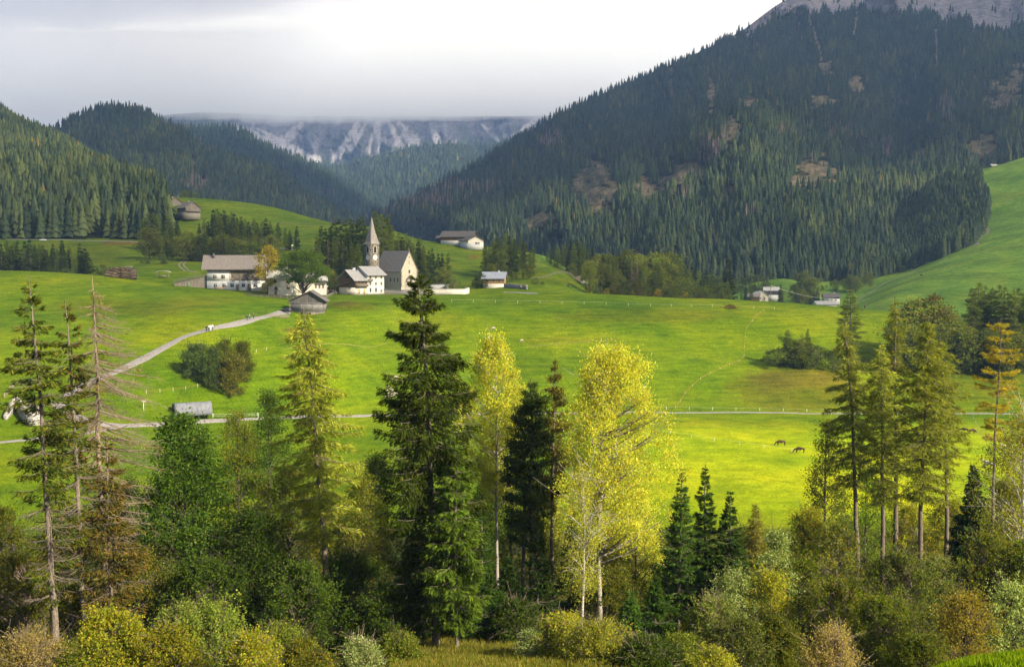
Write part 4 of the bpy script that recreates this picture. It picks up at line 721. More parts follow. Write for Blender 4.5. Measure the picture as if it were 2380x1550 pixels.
GRAVEL = mat('road_gravel', (0.235, 0.215, 0.205), 0.95, 1.5, rgb2=(0.17, 0.155, 0.145), bump=.2); TRACK = mat('pale_track', (0.26, 0.22, 0.17), .95, 1.2, rgb2=(.18, .15, .11)); DIRT = mat('dirt_path', (0.16, 0.14, 0.03), .95, 1.0, rgb2=(.12, .14, .015))
MAINROAD = [(668, 724), (640, 729), (600, 739), (546, 753), (476, 768), (425, 784), (375, 811), (325, 838), (275, 861), (238, 876), (200, 893), (163, 914), (125, 932), (100, 938), (50, 943)]
strip('road', MAINROAD, 3.7, GRAVEL)
strip('road', [(128, 934), (163, 961), (190, 974), (225, 985), (275, 989), (350, 987), (425, 984), (475, 979), (550, 976)], 2.7, GRAVEL, lift=.13)
strip('road', [(545, 976), (640, 971), (800, 967), (1200, 961), (1490, 957.5), (1750, 958.5), (1950, 961), (2240, 961), (2380, 962), (2600, 962)], 2.1, GRAVEL, lift=.13)
strip('path', [(285, 991), (225, 1002), (175, 1011), (112, 1016), (50, 1023), (0, 1028), (-80, 1036)], 1.7, GRAVEL)
strip('track', [(470, 602), (448, 606), (431, 608), (423, 612), (423, 619), (431, 626), (444, 631), (462, 634)], .9, TRACK, off=1.1, d0=470); strip('track', [(470, 602), (448, 606), (431, 608), (423, 612), (423, 619), (431, 626), (444, 631), (462, 634)], .9, TRACK, off=-1.1, d0=470)
strip('road', [(600, 573), (629, 576), (657, 578), (695, 583)], 3.5, GRAVEL, d0=560); strip('road', [(-60, 555), (60, 557), (180, 559), (330, 563)], 3.5, GRAVEL, d0=600)
strip('path', [(1988, 700), (2018, 683), (2081, 647), (2092, 644), (2134, 624)], 3.0, TRACK, d0=700); strip('path', [(2240, 574), (2275, 568), (2271, 559), (2296, 540), (2289, 521), (2299, 500)], 3.5, TRACK, d0=700)
strip('path', [(902, 707), (908, 718), (913, 728), (921, 757)], .5, DIRT); strip('path', [(1171, 679.5), (1217, 680.5), (1250, 682)], 4, GRAVEL, d0=420)
strip('path', [(1230, 806), (1300, 799), (1370, 793), (1435, 789)], .55, DIRT); strip('path', [(1060, 860), (1080, 846), (1120, 835)], .5, DIRT)
strip('path', [(660, 812), (720, 803), (800, 800), (900, 796)], .4, DIRT)
# ------------------------------------------------------------------ fences
WOODG = mat('weathered_wood', (0.30, 0.25, 0.20), .95, 2.0, rgb2=(.17, .14, .11), bump=.4, stretch=(1, 1, 8)); WHITEP = mat('pale_posts', (0.70, 0.68, 0.60), .8, 3, .1); ORNET = mat('orange_netting', (0.40, 0.20, 0.07), .9, 3, .2)
def box(x0, x1, y0, y1, z0, z1): # verts, faces
    return np.array([(x0, y0, z0), (x1, y0, z0), (x1, y1, z0), (x0, y1, z0), (x0, y0, z1), (x1, y0, z1), (x1, y1, z1), (x0, y1, z1)], float), np.array([(0, 3, 2, 1), (4, 5, 6, 7), (0, 1, 5, 4), (1, 2, 6, 5), (2, 3, 7, 6), (3, 0, 4, 7)])
def boxes(name, bs, m, parent=None, loc=(0, 0, 0)):
    V, F, n = [], [], 0
    for b in bs: v, f = box(*b); V.append(v); F.append(f+n); n += 8
    return obj(name, mesh_np(name, np.concatenate(V), np.concatenate(F), (m,) if not isinstance(m, tuple) else m), parent, loc)
def fence(label, pts, h, space, rails, m, pw=.06, d0=150, railm=None, rh=.05, maxp=100, cat='fence', net=None):
    x, y = drape(pts, d0); s = np.concatenate([[0], np.cumsum(np.hypot(np.diff(x), np.diff(y)))]); n = min(maxp, max(2, int(s[-1]/space)+1)); q = np.linspace(0, s[-1], n)
    X, Y = np.interp(q, s, x), np.interp(q, s, y); Z = zfun(X, Y); r = empty('fence', (X[0], Y[0], Z[0])); tag(r, label, cat)
    v, f = box(-pw, pw, -pw, pw, -.4, h); me = mesh_np('post', v, f, (m,))
    for i in range(n): p = obj('post', me, r, (X[i]-X[0], Y[i]-Y[0], Z[i]-Z[0]), rz=i*.7); p.rotation_euler[0] = .05*math.sin(i*5.1)
    for zr in rails:
        T = Tubes(); T.add(np.stack([X-X[0], Y-Y[0]-pw, Z-Z[0]+zr], 1), np.full(n, rh), 4); obj('rail', T.mesh('rail', railm or m), r)
    if net:
        T = Tubes(); zz = zfun(x, y); [T.add(np.stack([x-X[0], y-Y[0], zz-Z[0]+q_], 1), np.full(len(x), .022), 3) for q_ in (.12, .3, .48)]; obj('netting', T.mesh('netting', ORNET), r)
    if False:
        k = len(x); zz = zfun(x, y); V = np.concatenate([np.stack([x-X[0], y-Y[0], zz-Z[0]+.05], 1), np.stack([x-X[0], y-Y[0], zz-Z[0]+net], 1)]); i = np.arange(k-1); F = np.stack([i, i+1, i+1+k, i+k], 1)[::1]
        obj('netting', mesh_np('netting', V, F[::2] if False else F, (ORNET,)), r)
    return r
fence('orange netting fence climbing the bright meadow from the road to the crest', [(1775, 722), (1750, 745), (1735, 765), (1731, 800), (1727, 833), (1690, 850), (1630, 880), (1595, 912), (1570, 948)], .6, 6, (), WHITEP, .03, net=.35)
fence('line of thin white posts along the upper edge of the meadow slope', [(1050, 702), (1120, 703), (1300, 706), (1420, 709), (1500, 712), (1600, 713), (1700, 716), (1800, 720)], 1.0, 8.5, (.9,), WHITEP, .035, railm=WHITEP, rh=.012)
fence('fence of pale stakes curving round the shrubs below the road', [(340, 915), (357, 913), (413, 908), (494, 892), (537, 886), (558, 878), (571, 863), (576, 846), (582, 826), (620, 815)], .9, 3.4, (.7, .35), WHITEP, .03, railm=ORNET, rh=.015)
fence('row of white stakes across the meadow near the two grazing cows', [(1500, 1002), (1588, 1014), (1628, 1022), (1692, 1030), (1762, 1040), (1840, 1050)], .95, 7, (.85,), WHITEP, .035, railm=WHITEP, rh=.01)
fence('low white stakes along the far side of the valley road', [(1500, 953), (1545, 952), (1650, 953), (1792, 955), (1930, 957)], .9, 7, (.8,), WHITEP, .045, railm=WHITEP, rh=.01)
fence('grey rail fence in front of the white house with the big ash', [(572, 688), (600, 691), (640, 693), (682, 696)], 1.1, 2.2, (.35, .7, 1.02), WOODG, .08)
fence('grey rail fence from the old hut along the chalet to the churchyard', [(756, 695), (773, 686), (799, 683), (840, 688), (890, 687), (946, 686), (990, 688), (1030, 689)], 1.1, 2.3, (.4, .72, 1.02), WOODG, .08)
fence('old wooden fence over the grassy knoll', [(1238, 650), (1262, 648), (1285, 640), (1302, 636), (1325, 640), (1345, 645)], 1.3, 2.4, (.4, .8, 1.2), WOODG, .1, d0=470)
fence('short grey fence beside the road just below the old hut', [(628, 737), (650, 740), (672, 739)], 1.0, 1.8, (.35, .65, .95), WOODG, .08)
fence('thin wire fence along the upper side of the footpath road', [(380, 797), (430, 774), (476, 760), (546, 745), (610, 729)], 1.0, 6, (.9,), WOODG, .03, rh=.01)
fence('dark fence line on the far green hilltop crest', [(640, 522), (700, 524), (770, 529)], 1.4, 8, (1.2, .6), WOODG, .12, d0=600)
fence('stakes and wire behind the grey tunnel tent', [(495, 971), (540, 971), (600, 969)], 1.1, 4, (.9, .5), WHITEP, .05, railm=WHITEP, rh=.015)
fence('pale stakes on the green hill below the distant farm', [(1130, 612), (1170, 614), (1190, 613)], 1.1, 5, (1.0,), WHITEP, .07, d0=480)
# ------------------------------------------------------------------ mid-distance trees
def mid_protos():
    global FINE, NW; FINE, NW = 1.25, .3
    P_ = {}
    P_['spruce'] = [conifer(500+i, H=20, Rm=2.5+.3*(i % 2), nwh=26, per=6, dens=.75, spray=.75, cols=[(.036, .062, .026), (.052, .082, .028), (.075, .10, .03)], clear=.06, droop=-.25, hang=.6, prof=[(0, .9), (.25, 1), (.5, .72), (.75, .42), (.92, .16), (1, .03)]) for i in range(4)]
    P_['larch'] = [conifer(520+i, H=20, Rm=2.6, kind='larch', nwh=26, per=6, dens=.8, spray=.75, cols=[(.12, .155, .035), (.155, .19, .04), (.085, .115, .028)], clear=.12, prof=[(0, .7), (.25, 1), (.5, .85), (.75, .55), (.92, .25), (1, .04)]) for i in range(4)]
    P_['broadleaf_tree'] = [broadleaf(540+i, H=12, Rm=4.2, ncl=70, per=50, leaf=.42, cl_r=1.1, cols=[(.12, .155, .04), (.16, .19, .045), (.09, .12, .03), (.19, .17, .04)], crown=(.12, 1)) for i in range(3)]
    P_['shrub'] = [broadleaf(550+i, H=5, Rm=2.8, ncl=40, per=40, leaf=.30, cl_r=.8, cols=[(.07, .10, .03), (.09, .12, .03), (.11, .12, .04)], crown=(.02, 1), stems=3) for i in range(2)]
    P_['golden_tree'] = [broadleaf(560, H=12, Rm=3.4, ncl=70, per=50, leaf=.35, cl_r=1.0, cols=[(.24, .20, .025), (.36, .24, .02), (.14, .15, .03)], crown=(.12, 1))]
    P_['brown_tree'] = [broadleaf(565, H=12, Rm=3.6, ncl=60, per=40, leaf=.38, cl_r=1.0, cols=[(.15, .10, .03), (.11, .09, .03), (.09, .10, .03)], crown=(.12, 1), limb=.6)]
    P_['bare_tree'] = [conifer(570, H=20, Rm=2.6, kind='larch', nwh=26, per=5, dens=.15, spray=.5, cols=[(.30, .25, .18)], clear=.15, twig=.95, bark=B_GRY)]
    return P_
PRH = {'spruce': 20, 'larch': 20, 'broadleaf_tree': 12, 'shrub': 5, 'golden_tree': 12, 'brown_tree': 12, 'bare_tree': 20}
MP = mid_protos(); ROOTS = {}
MIDS = []     # (zone, kind, u, root, height)
def mid(zone, kind, u, vt, D, wide=1.0):
    loc, Hh = size_for(u, None, vt, D)
    if Hh < 1.0: return
    k = int(rng.integers(len(MP[kind]))); key = (kind, k); nm = {'golden_tree': 'broadleaf_tree', 'brown_tree': 'broadleaf_tree', 'bare_tree': 'larch'}.get(kind, kind)
    if key not in ROOTS:
        ROOTS[key] = plant(nm, None, None, MP[kind][k], loc); r = ROOTS[key]; r.rotation_euler[2] = rng.random()*6.28
    else: r = copy_thing(ROOTS[key], loc, rng.random()*6.28)
    s = Hh/PRH[kind]; w = s*wide*rng.uniform(.88, 1.12)
    if Hh < 11 and kind in ('spruce', 'larch'): w *= 1.15
    r.scale = (w, w, s); MIDS.append((zone, kind, u, r, Hh))
def row(zone, kinds, us, vts, Ds, wide=1.0):
    for i, u in enumerate(us):
        k = kinds[i % len(kinds)] if isinstance(kinds, (list, tuple)) else kinds
        v = vts[i % len(vts)] if isinstance(vts, (list, tuple)) else vts+rng.uniform(-17, 10); D = Ds if not isinstance(Ds, tuple) else rng.uniform(*Ds); mid(zone, k, u+rng.uniform(-2, 2), v, D, wide)
Z1 = 'in the row behind the far-left crest'
row(Z1, ['spruce', 'spruce', 'larch'], list(range(-8, 236, 13)), [560, 566, 552, 570, 560, 575, 556, 572, 564, 580, 566, 576, 578, 582, 590, 600, 588, 604, 618], (530, 560), 1.1); mid(Z1, 'spruce', 200, 577, 520, 1.9)
row(Z1, ['larch', 'spruce'], list(range(-4, 200, 21)), 572, (545, 575), 1.2); row(Z1, 'shrub', [120, 150, 230, 236, 242], 628, 520)
Z2 = 'in the woods behind the long barn'
row(Z2, ['larch', 'larch', 'spruce'], list(range(338, 425, 9)), [505, 490, 510, 497, 515, 488, 500, 520, 512, 530], (610, 650), 1.15)
row(Z2, ['larch', 'broadleaf_tree', 'larch'], list(range(335, 480, 11)), [545, 530, 548, 538, 552, 535, 545, 552, 541, 550, 560, 548, 556, 560], (575, 605), 1.1)
row(Z2, ['spruce', 'larch', 'spruce', 'spruce'], list(range(497, 562, 8)), [487, 484, 496, 488, 500, 491, 496, 506, 503], (615, 650), 1.1); row(Z2, ['spruce', 'larch'], list(range(500, 640, 10)), [498, 494, 505, 500, 510, 506, 516, 508, 515, 506, 518, 512, 508, 514], (590, 625), 1.15)
row(Z2, ['broadleaf_tree', 'spruce', 'larch', 'shrub'], list(range(430, 640, 10)), 560, (560, 585), 1.0); row(Z2, 'broadleaf_tree', [437, 470, 508, 520, 545, 560, 590], [538, 545, 552, 546, 556, 560, 558], (565, 580)); row(Z2, ['spruce', 'larch'], [465, 476, 486], [520, 505, 515], (620, 640))
row(Z2, 'golden_tree', [455, 532, 360], [588, 590, 595], 570, .8); row(Z2, 'brown_tree', [445, 470, 350, 320], [585, 590, 600, 603], 572); row(Z2, 'shrub', [470, 478, 340, 330, 380], [612, 622, 598, 602, 590], (540, 565))
for u, v, k in [(647, 516, 'larch'), (664, 528, 'larch'), (674, 536, 'spruce'), (690, 526, 'spruce')]: mid('standing apart on the green slope above the barn', k, u, v, 600, 1.1)
Z3 = 'in the wood behind the church'
Z3L = [(730, 556, 'bare_tree'), (738, 540, 'larch'), (748, 526, 'spruce'), (757, 532, 'spruce'), (767, 528, 'spruce'), (776, 518, 'spruce'), (787, 508, 'spruce'), (803, 506, 'larch'), (810, 530, 'larch'), (817, 511, 'spruce'), (826, 518, 'larch'), (834, 510, 'spruce'), (843, 504, 'spruce'), (852, 522, 'larch'),
       (872, 488, 'larch'), (880, 512, 'larch'), (887, 494, 'larch'), (896, 505, 'spruce'), (902, 497, 'larch'), (912, 522, 'larch'), (926, 538, 'larch'), (936, 552, 'spruce'), (946, 541, 'larch'), (953, 558, 'spruce'), (960, 550, 'bare_tree'), (975, 551, 'larch'), (985, 570, 'larch'), (1005, 577, 'spruce'), (1019, 589, 'spruce'), (1027, 589, 'spruce'), (1041, 586, 'larch'), (1000, 592, 'larch')]
for u, v, k in Z3L: mid(Z3, k, u, v, rng.uniform(500, 545), .95)
row(Z3, ['larch', 'spruce', 'bare_tree', 'larch'], list(range(742, 845, 11)), 566, (475, 495), 1.2); row(Z3, ['larch', 'spruce'], list(range(888, 1000, 12)), 572, (490, 505), 1.1); row(Z3, 'broadleaf_tree', [735, 752, 768, 782, 1028, 1040], [625, 618, 628, 640, 622, 630], 462); row(Z3, 'shrub', [745, 760, 778, 790, 1050, 985], [650, 645, 652, 655, 648, 650], 452)
Z4 = 'in the tall grove right of the church'
for u, v in [(1127, 565), (1136, 572), (1145, 553), (1151, 560), (1158, 547), (1167, 556), (1174, 541), (1182, 550), (1189, 547), (1198, 556), (1208, 548), (1215, 560), (1222, 562), (1232, 580), (1240, 570), (1130, 600), (1162, 590), (1190, 600), (1212, 600)]: mid(Z4, 'larch' if rng.random() < .6 else 'spruce', u, v, rng.uniform(545, 575), .9)
row(Z4, ['broadleaf_tree', 'larch'], [1140, 1175, 1200, 1215, 1232, 1190], 630, (505, 530)); row(Z4, 'shrub', [1110, 1118, 1128, 1245, 1262], 652, 490)
Z5 = 'in the grove behind the green knoll'
for u, v in [(1272, 583), (1280, 578), (1289, 571), (1298, 576), (1307, 566), (1316, 572), (1325, 558), (1333, 564), (1340, 556), (1348, 560), (1357, 570), (1366, 575), (1375, 578), (1384, 584), (1295, 600), (1320, 600), (1345, 598), (1362, 606)]: mid(Z5, 'larch' if rng.random() < .6 else 'spruce', u, v, rng.uniform(610, 650), .95)
row(Z5, 'broadleaf_tree', [1290, 1302, 1330, 1370], [612, 622, 615, 612], (560, 580)); mid(Z5, 'larch', 1253, 625, 530)
Z6 = 'in the mixed belt beyond the meadow crest'
row(Z6, ['larch', 'broadleaf_tree', 'larch', 'broadleaf_tree', 'spruce'], list(range(1390, 1560, 8)), 600, (560, 640), 1.1); row(Z6, ['broadleaf_tree', 'larch', 'broadleaf_tree'], list(range(1370, 1560, 12)), 622, (530, 570))
row(Z6, 'bare_tree', [1391, 1406, 1482, 1470], [602, 610, 597, 600], 540); row(Z6, ['golden_tree', 'brown_tree', 'shrub', 'shrub'], list(range(1290, 1600, 15)), 672, (500, 530)); mid(Z6, 'broadleaf_tree', 1370, 620, 510, 1.0); mid(Z6, 'larch', 1528, 610, 520, 1.7)
for u, v, k in [(1400, 594, 'spruce'), (1416, 590, 'larch'), (1433, 598, 'larch'), (1452, 596, 'spruce'), (1471, 586, 'larch'), (1497, 606, 'larch'), (1512, 600, 'spruce')]: mid(Z6, k, u, v, 545, .8)
row(Z6, ['spruce', 'larch', 'spruce'], list(range(1545, 1690, 8)), [600, 612, 604, 618, 608, 622, 614, 625, 618, 632, 628, 640, 632, 648, 640, 655, 662, 668], (600, 700), 1.1); row(Z6, ['larch', 'shrub', 'larch'], list(range(1545, 1690, 12)), 662, (540, 580))
Z7 = 'among the valley farmhouses'
row(Z7, ['spruce', 'larch'], [1690, 1700, 1712, 1722, 1735, 1746, 1812, 1820], 676, (880, 930)); row(Z7, ['broadleaf_tree', 'larch', 'spruce'], [1846, 1852, 1858, 1866, 1872, 1880, 1886, 1893, 1900, 1862, 1878, 1890], [662, 655, 640, 634, 650, 652, 645, 655, 668, 672, 670, 675], (880, 920), 1.1)
row(Z7, 'broadleaf_tree', list(range(1910, 2030, 11)), [665, 662, 655, 650, 652, 648, 640, 642, 645, 640, 635], (990, 1040)); row(Z7, 'shrub', [1655, 1672, 1756, 1700], [640, 645, 640, 650], 1000, 1.6)
Z8 = 'in the dark grove at the right edge'
for u, v, k in [(2258, 668, 'larch'), (2272, 655, 'larch'), (2285, 662, 'larch'), (2300, 668, 'larch'), (2318, 660, 'larch'), (2332, 664, 'larch'), (2350, 672, 'larch'), (2365, 668, 'larch'), (2380, 676, 'larch'), (2398, 670, 'larch'), (2265, 700, 'spruce'), (2340, 700, 'spruce'), (2375, 705, 'spruce')]: mid(Z8, k, u, v, rng.uniform(385, 410), 1.35)
row(Z8, ['broadleaf_tree', 'spruce'], list(range(2212, 2400, 14)), 775, (372, 385), 1.1)
Z9 = 'behind the tall larches on the right'
for u, v, k in [(1973, 671, 'larch'), (2115, 705, 'broadleaf_tree'), (2140, 700, 'broadleaf_tree'), (2162, 686, 'brown_tree'), (2185, 716, 'broadleaf_tree'), (2205, 735, 'broadleaf_tree'), (2125, 712, 'larch')]: mid(Z9, k, u, v, 385, 1.5 if u < 2000 else 1.1)
row(Z9, ['shrub', 'broadleaf_tree'], [2105, 2120, 2150, 2180, 2230], [765, 760, 765, 760, 770], 378)
Z10 = 'on the green hill crest by the upper farms'
row(Z10, ['broadleaf_tree', 'larch'], [372, 380, 430, 444, 455, 530, 486, 601, 618], [424, 432, 443, 440, 446, 458, 458, 488, 492], 830)
row('at the foot of the steep far meadow', ['shrub', 'broadleaf_tree'], [2100, 2125, 2060, 2043, 1995, 1965], [618, 606, 640, 632, 648, 655], 1060)
mid('before the right end of the barn', 'golden_tree', 622, 571, 424, .8); mid('before the right end of the barn', 'golden_tree', 636, 580, 430, .7)
ZA = 'in the clump below the footpath road'
GG = [(.05, .078, .028), (.07, .10, .035), (.095, .125, .045)]
for i, (u, vt, D, w, pal, lab) in enumerate([(457, 800, 277, 33, GG, 'largest round grey-green willow shrub in the clump below the footpath road'), (497, 808, 276, 25, GG, 'second round grey-green shrub of the clump below the footpath road'), (524, 791, 279, 27, OLIV, 'olive shrub standing behind the two round ones of the clump'), (545, 822, 276, 24, BRNL+TANL[3:], 'low brownish bramble at the right front of the clump'), (563, 795, 283, 22, MIXG, 'small upright green tree at the right end of the clump')]):
    BRD(u, vt, D, lab, w, name='shrub', cat='shrub', seed=300+i, cols=pal, parts=('stems', 'foliage'), crown=(.02, 1), ncl=150, per=60, leaf=.30, cl_r=.85, inner=.5, stems=3, limb=.2, prof=[(0, .8), (.3, 1.0), (.6, .95), (.85, .65), (1, .25)], group='shrubs in the clump below the footpath road')
ZB = 'in the right-hand clump on the meadow slope'
for u, v, k, w in [(1803, 812, 'shrub', 1), (1830, 765, 'larch', .95), (1845, 800, 'shrub', 1), (1862, 775, 'larch', .9), (1876, 763, 'larch', .75), (1893, 806, 'shrub', 1), (1870, 800, 'shrub', 1.1), (1855, 790, 'broadleaf_tree', .8), (1938, 812, 'shrub', .8)]: mid(ZB, k, u, v, 376, w*1.3)
ORD = ['', 'first', 'second', 'third', 'fourth', 'fifth', 'sixth', 'seventh', 'eighth', 'ninth', 'tenth', 'eleventh', 'twelfth', 'thirteenth', 'fourteenth', 'fifteenth', 'sixteenth', 'seventeenth', 'eighteenth', 'nineteenth', 'twentieth']
def ordn(i):
    if i <= 20: return ORD[i]
    tens = ['', '', 'twent', 'thirt', 'fort', 'fift', 'sixt', 'sevent', 'eight', 'ninet']; t = tens[i//10]; return t+'y-'+ORD[i % 10] if i % 10 else t+'ieth'
WORD = {'spruce': 'dark spruce', 'larch': 'olive larch', 'broadleaf_tree': 'leafy tree', 'shrub': 'round shrub', 'golden_tree': 'golden-leaved tree', 'brown_tree': 'brown-leaved tree', 'bare_tree': 'bare grey larch'}
from collections import defaultdict
gz = defaultdict(list)
for z, k, u, r, h in MIDS: gz[(z, k)].append((u, r))
for (z, k), lst in gz.items():
    lst.sort(key=lambda q: q[0])
    for i, (u, r) in enumerate(lst):
        lb = (ordn(i+1)+' '+WORD[k]+' from the left '+z) if len(lst) > 1 else WORD[k]+' '+z
        tag(r, lb, 'shrub' if k == 'shrub' else ('spruce' if k == 'spruce' else ('larch' if k in ('larch', 'bare_tree') else 'tree')), 'trees '+z if k != 'shrub' else 'shrubs '+z)
print('mid trees', len(MIDS))
# ------------------------------------------------------------------ buildings
def wall_mat(name, c, c2=None, sc=1.2, bump=.15): return mat(name, c, .95, sc, rgb2=c2 or tuple(x*.82 for x in c), bump=bump, detail=7)
WHITE = wall_mat('white_render', (.66, .645, .61)); CREAM = wall_mat('cream_render', (.56, .50, .39), (.47, .41, .31)); IVORY = wall_mat('ivory_render', (.70, .65, .55), (.62, .56, .46))
def board_mat(name, c, c2, sc=(9, 9, .5)): return mat(name, c, .95, 1.0, rgb2=c2, bump=.5, stretch=sc, detail=5)
WOOD = board_mat('brown_boards', (.20, .125, .065), (.10, .065, .04)); WOODD = board_mat('dark_grey_boards', (.13, .12, .11), (.05, .048, .045)); WOODL = board_mat('grey_boards', (.27, .23, .18), (.15, .125, .10)); LOGW = board_mat('weathered_logs', (.21, .20, .19), (.08, .075, .07), (.6, .6, 7)); HONEY = board_mat('honey_boards', (.42, .25, .09), (.26, .15, .06))
def roof_mat(name, c, c2):
    m = mat(name, c, .9, 2.2, rgb2=c2, bump=.6, detail=8, stretch=(1, 1, 1)); return m
R_BRN = roof_mat('brown_shingles', (.25, .215, .19), (.16, .135, .115)); R_GRY = roof_mat('grey_shingles', (.36, .35, .34), (.23, .22, .215)); R_DRK = roof_mat('dark_shingles', (.15, .135, .125), (.09, .08, .075)); R_LGT = roof_mat('pale_grey_slabs', (.52, .50, .46), (.36, .34, .31)); R_BLU = roof_mat('blue_grey_sheet', (.33, .35, .40), (.25, .27, .31)); R_CHU = roof_mat('church_shingles', (.36, .31, .27), (.22, .19, .165)); R_TAN = roof_mat('tan_shingles', (.38, .27, .16), (.24, .17, .10))
GLASS = mat('window_glass', (.05, .055, .065), .15, spec=.6); FRAMEW = mat('window_frame', (.62, .58, .52), .7, 5, .1); SURR = mat('ochre_surround', (.46, .33, .14), .9, 3, .1); DARKIN = mat('dark_opening', (.02, .018, .015), 1.0, 3, .2); METAL = mat('dark_metal', (.06, .06, .065), .5, 5, .2, spec=.5)
PLANK = mat('timber_beam', (.22, .15, .09), .9, 4, .3, bump=.3)
def stone_mat(name, cA, cB, mortar, sc, mw=.06):
    m = bpy.data.materials.new(name); m.use_nodes = True; t = m.node_tree; b = t.nodes['Principled BSDF']; b.inputs['Roughness'].default_value = .95; b.inputs['Specular IOR Level'].default_value = .1
    c = nd(t, 'ShaderNodeTexCoord'); mp = nd(t, 'ShaderNodeMapping'); mp.inputs['Scale'].default_value = (sc, sc, sc*1.5); t.links.new(c.outputs['Object'], mp.inputs[0])
    v = nd(t, 'ShaderNodeTexVoronoi'); t.links.new(mp.outputs[0], v.inputs['Vector']); v.inputs['Scale'].default_value = 1
    e = nd(t, 'ShaderNodeTexVoronoi', feature='DISTANCE_TO_EDGE'); e.inputs['Scale'].default_value = 1; t.links.new(mp.outputs[0], e.inputs['Vector'])
    s = nd(t, 'ShaderNodeSeparateColor'); t.links.new(v.outputs['Color'], s.inputs[0]); r = ramp(t, s.outputs[0], [(.0, cA), (.35, tuple(.6*a+.4*b_ for a, b_ in zip(cA, cB))), (.5, cB), (1, tuple(x*1.15 for x in cB))])
    k = ramp(t, e.outputs['Distance'], [(mw, (1, 1, 1)), (mw*1.6, (0, 0, 0))]); t.links.new(mixc(t, k.outputs[0], r.outputs[0], mortar), b.inputs['Base Color'])
    bn = nd(t, 'ShaderNodeBump'); bn.inputs['Strength'].default_value = .6; bn.inputs['Distance'].default_value = .08; t.links.new(e.outputs['Distance'], bn.inputs['Height']); t.links.new(bn.outputs[0], b.inputs['Normal']); return m
TOWERST = stone_mat('tower_stone', (.025, .022, .02), (.13, .11, .08), (.36, .31, .24), 1.3, .05); WALLST = stone_mat('pale_wall_stone', (.20, .18, .16), (.40, .37, .34), (.10, .09, .075), 2.0, .05); DARKQ = stone_mat('dark_quoins', (.06, .055, .05), (.13, .12, .11), (.4, .35, .28), 2.2, .06)

def poly_prism(name, sect, y0, y1, m, parent, axis='y', loc=(0, 0, 0)):
    """a closed section in (x,z) drawn out along y (or in (y,z) along x)"""
    n = len(sect); s = np.array(sect, float)
    def put(t): return np.stack([s[:, 0], np.full(n, t), s[:, 1]], 1) if axis == 'y' else np.stack([np.full(n, t), s[:, 0], s[:, 1]], 1)
    V = np.concatenate([put(y0), put(y1)]); me = bpy.data.meshes.new(name)
    F = [list(range(n)), list(range(2*n-1, n-1, -1))]+[[i, i+n, (i+1) % n+n, (i+1) % n] for i in range(n)]
    if axis == 'x': F = [f[::-1] for f in F]
    me.from_pydata(V.tolist(), [], [f[::-1] for f in F] if axis == 'y' and y1 > y0 and False else F); me.materials.append(m); me.update()
    import bmesh; bm = bmesh.new(); bm.from_mesh(me); bmesh.ops.recalc_face_normals(bm, faces=bm.faces); bm.to_mesh(me); bm.free()
    return obj(name, me, parent, loc)
FACE = {'front': lambda L, W: ((0, -W/2), 0), 'right': lambda L, W: ((L/2, 0), math.pi/2), 'back': lambda L, W: ((0, W/2), math.pi), 'left': lambda L, W: ((-L/2, 0), -math.pi/2)}
def on_face(o, L, W, face, s, z, out=0.0, off=(0, 0)):
    (cx, cy), rz = FACE[face](L, W); c, sn = math.cos(rz), math.sin(rz); o.location = (off[0]+cx+s*c+out*sn, off[1]+cy+s*sn-out*c, z); o.rotation_euler = (0, 0, rz)
def window(parent, L, W, face, s, z, w=.9, h=1.2, surround=None, kind='rect', off=(0, 0), bars=True, name='window', pane=None):
    """z is the sill height"""
    fr = []; b = .09; m = surround or FRAMEW
    if kind == 'rect':
        fr = [(-w/2-b, w/2+b, -.09, .02, h, h+b), (-w/2-b, w/2+b, -.12, .02, -b, 0), (-w/2-b, -w/2, -.09, .02, 0, h), (w/2, w/2+b, -.09, .02, 0, h)]
        if bars: fr += [(-.03, .03, -.05, -.021, 0, h), (-w/2, w/2, -.05, -.021, h*.55, h*.55+.05)]
        f = boxes(name, fr, m, parent); on_face(f, L, W, face, s, z, .0, off)
        boxes('pane', [(-w/2, w/2, -.02, .01, 0, h)], pane or GLASS, f)
    else:
        n = 8; arc = [(w/2*math.cos(a), h-w*.55+w*.9*math.sin(a) if kind == 'gothic' else h-w/2+w/2*math.sin(a)) for a in np.linspace(0, math.pi, n)]
        if kind == 'gothic': arc = [(w/2, h*.62), (w*.42, h*.78), (w*.25, h*.92), (0, h), (-w*.25, h*.92), (-w*.42, h*.78), (-w/2, h*.62)]
        sec = [(-w/2, 0), (w/2, 0)]+arc; big = [(x*(1+.3), (q-h*.45)*1.12+h*.45) for x, q in sec]
        f = poly_prism(name, big, -.06, .02, surround or IVORY, parent); on_face(f, L, W, face, s, z, 0, off); poly_prism('pane', sec, -.075, -.061, pane or GLASS, f)
        if bars: boxes('frame', [(-.03, .03, -.10, -.076, 0, h*.9), (-w/2, w/2, -.10, -.076, h*.4, h*.4+.05)], METAL, f)
    return f
def door(parent, L, W, face, s, z, w=1.0, h=2.0, m=None, arch=False):
    if arch: d = poly_prism('door', [(-w/2, 0), (w/2, 0)]+[(w/2*math.cos(a), h-w/2+w/2*math.sin(a)) for a in np.linspace(0, math.pi, 8)], -.04, .02, m or DARKIN, parent)
    else: d = boxes('door', [(-w/2, w/2, -.05, .02, 0, h)], m or PLANK, parent)
    on_face(d, L, W, face, s, z); boxes('handle', [(w*.3, w*.36, -.10, -.051, h*.45, h*.52)], METAL, d); return d
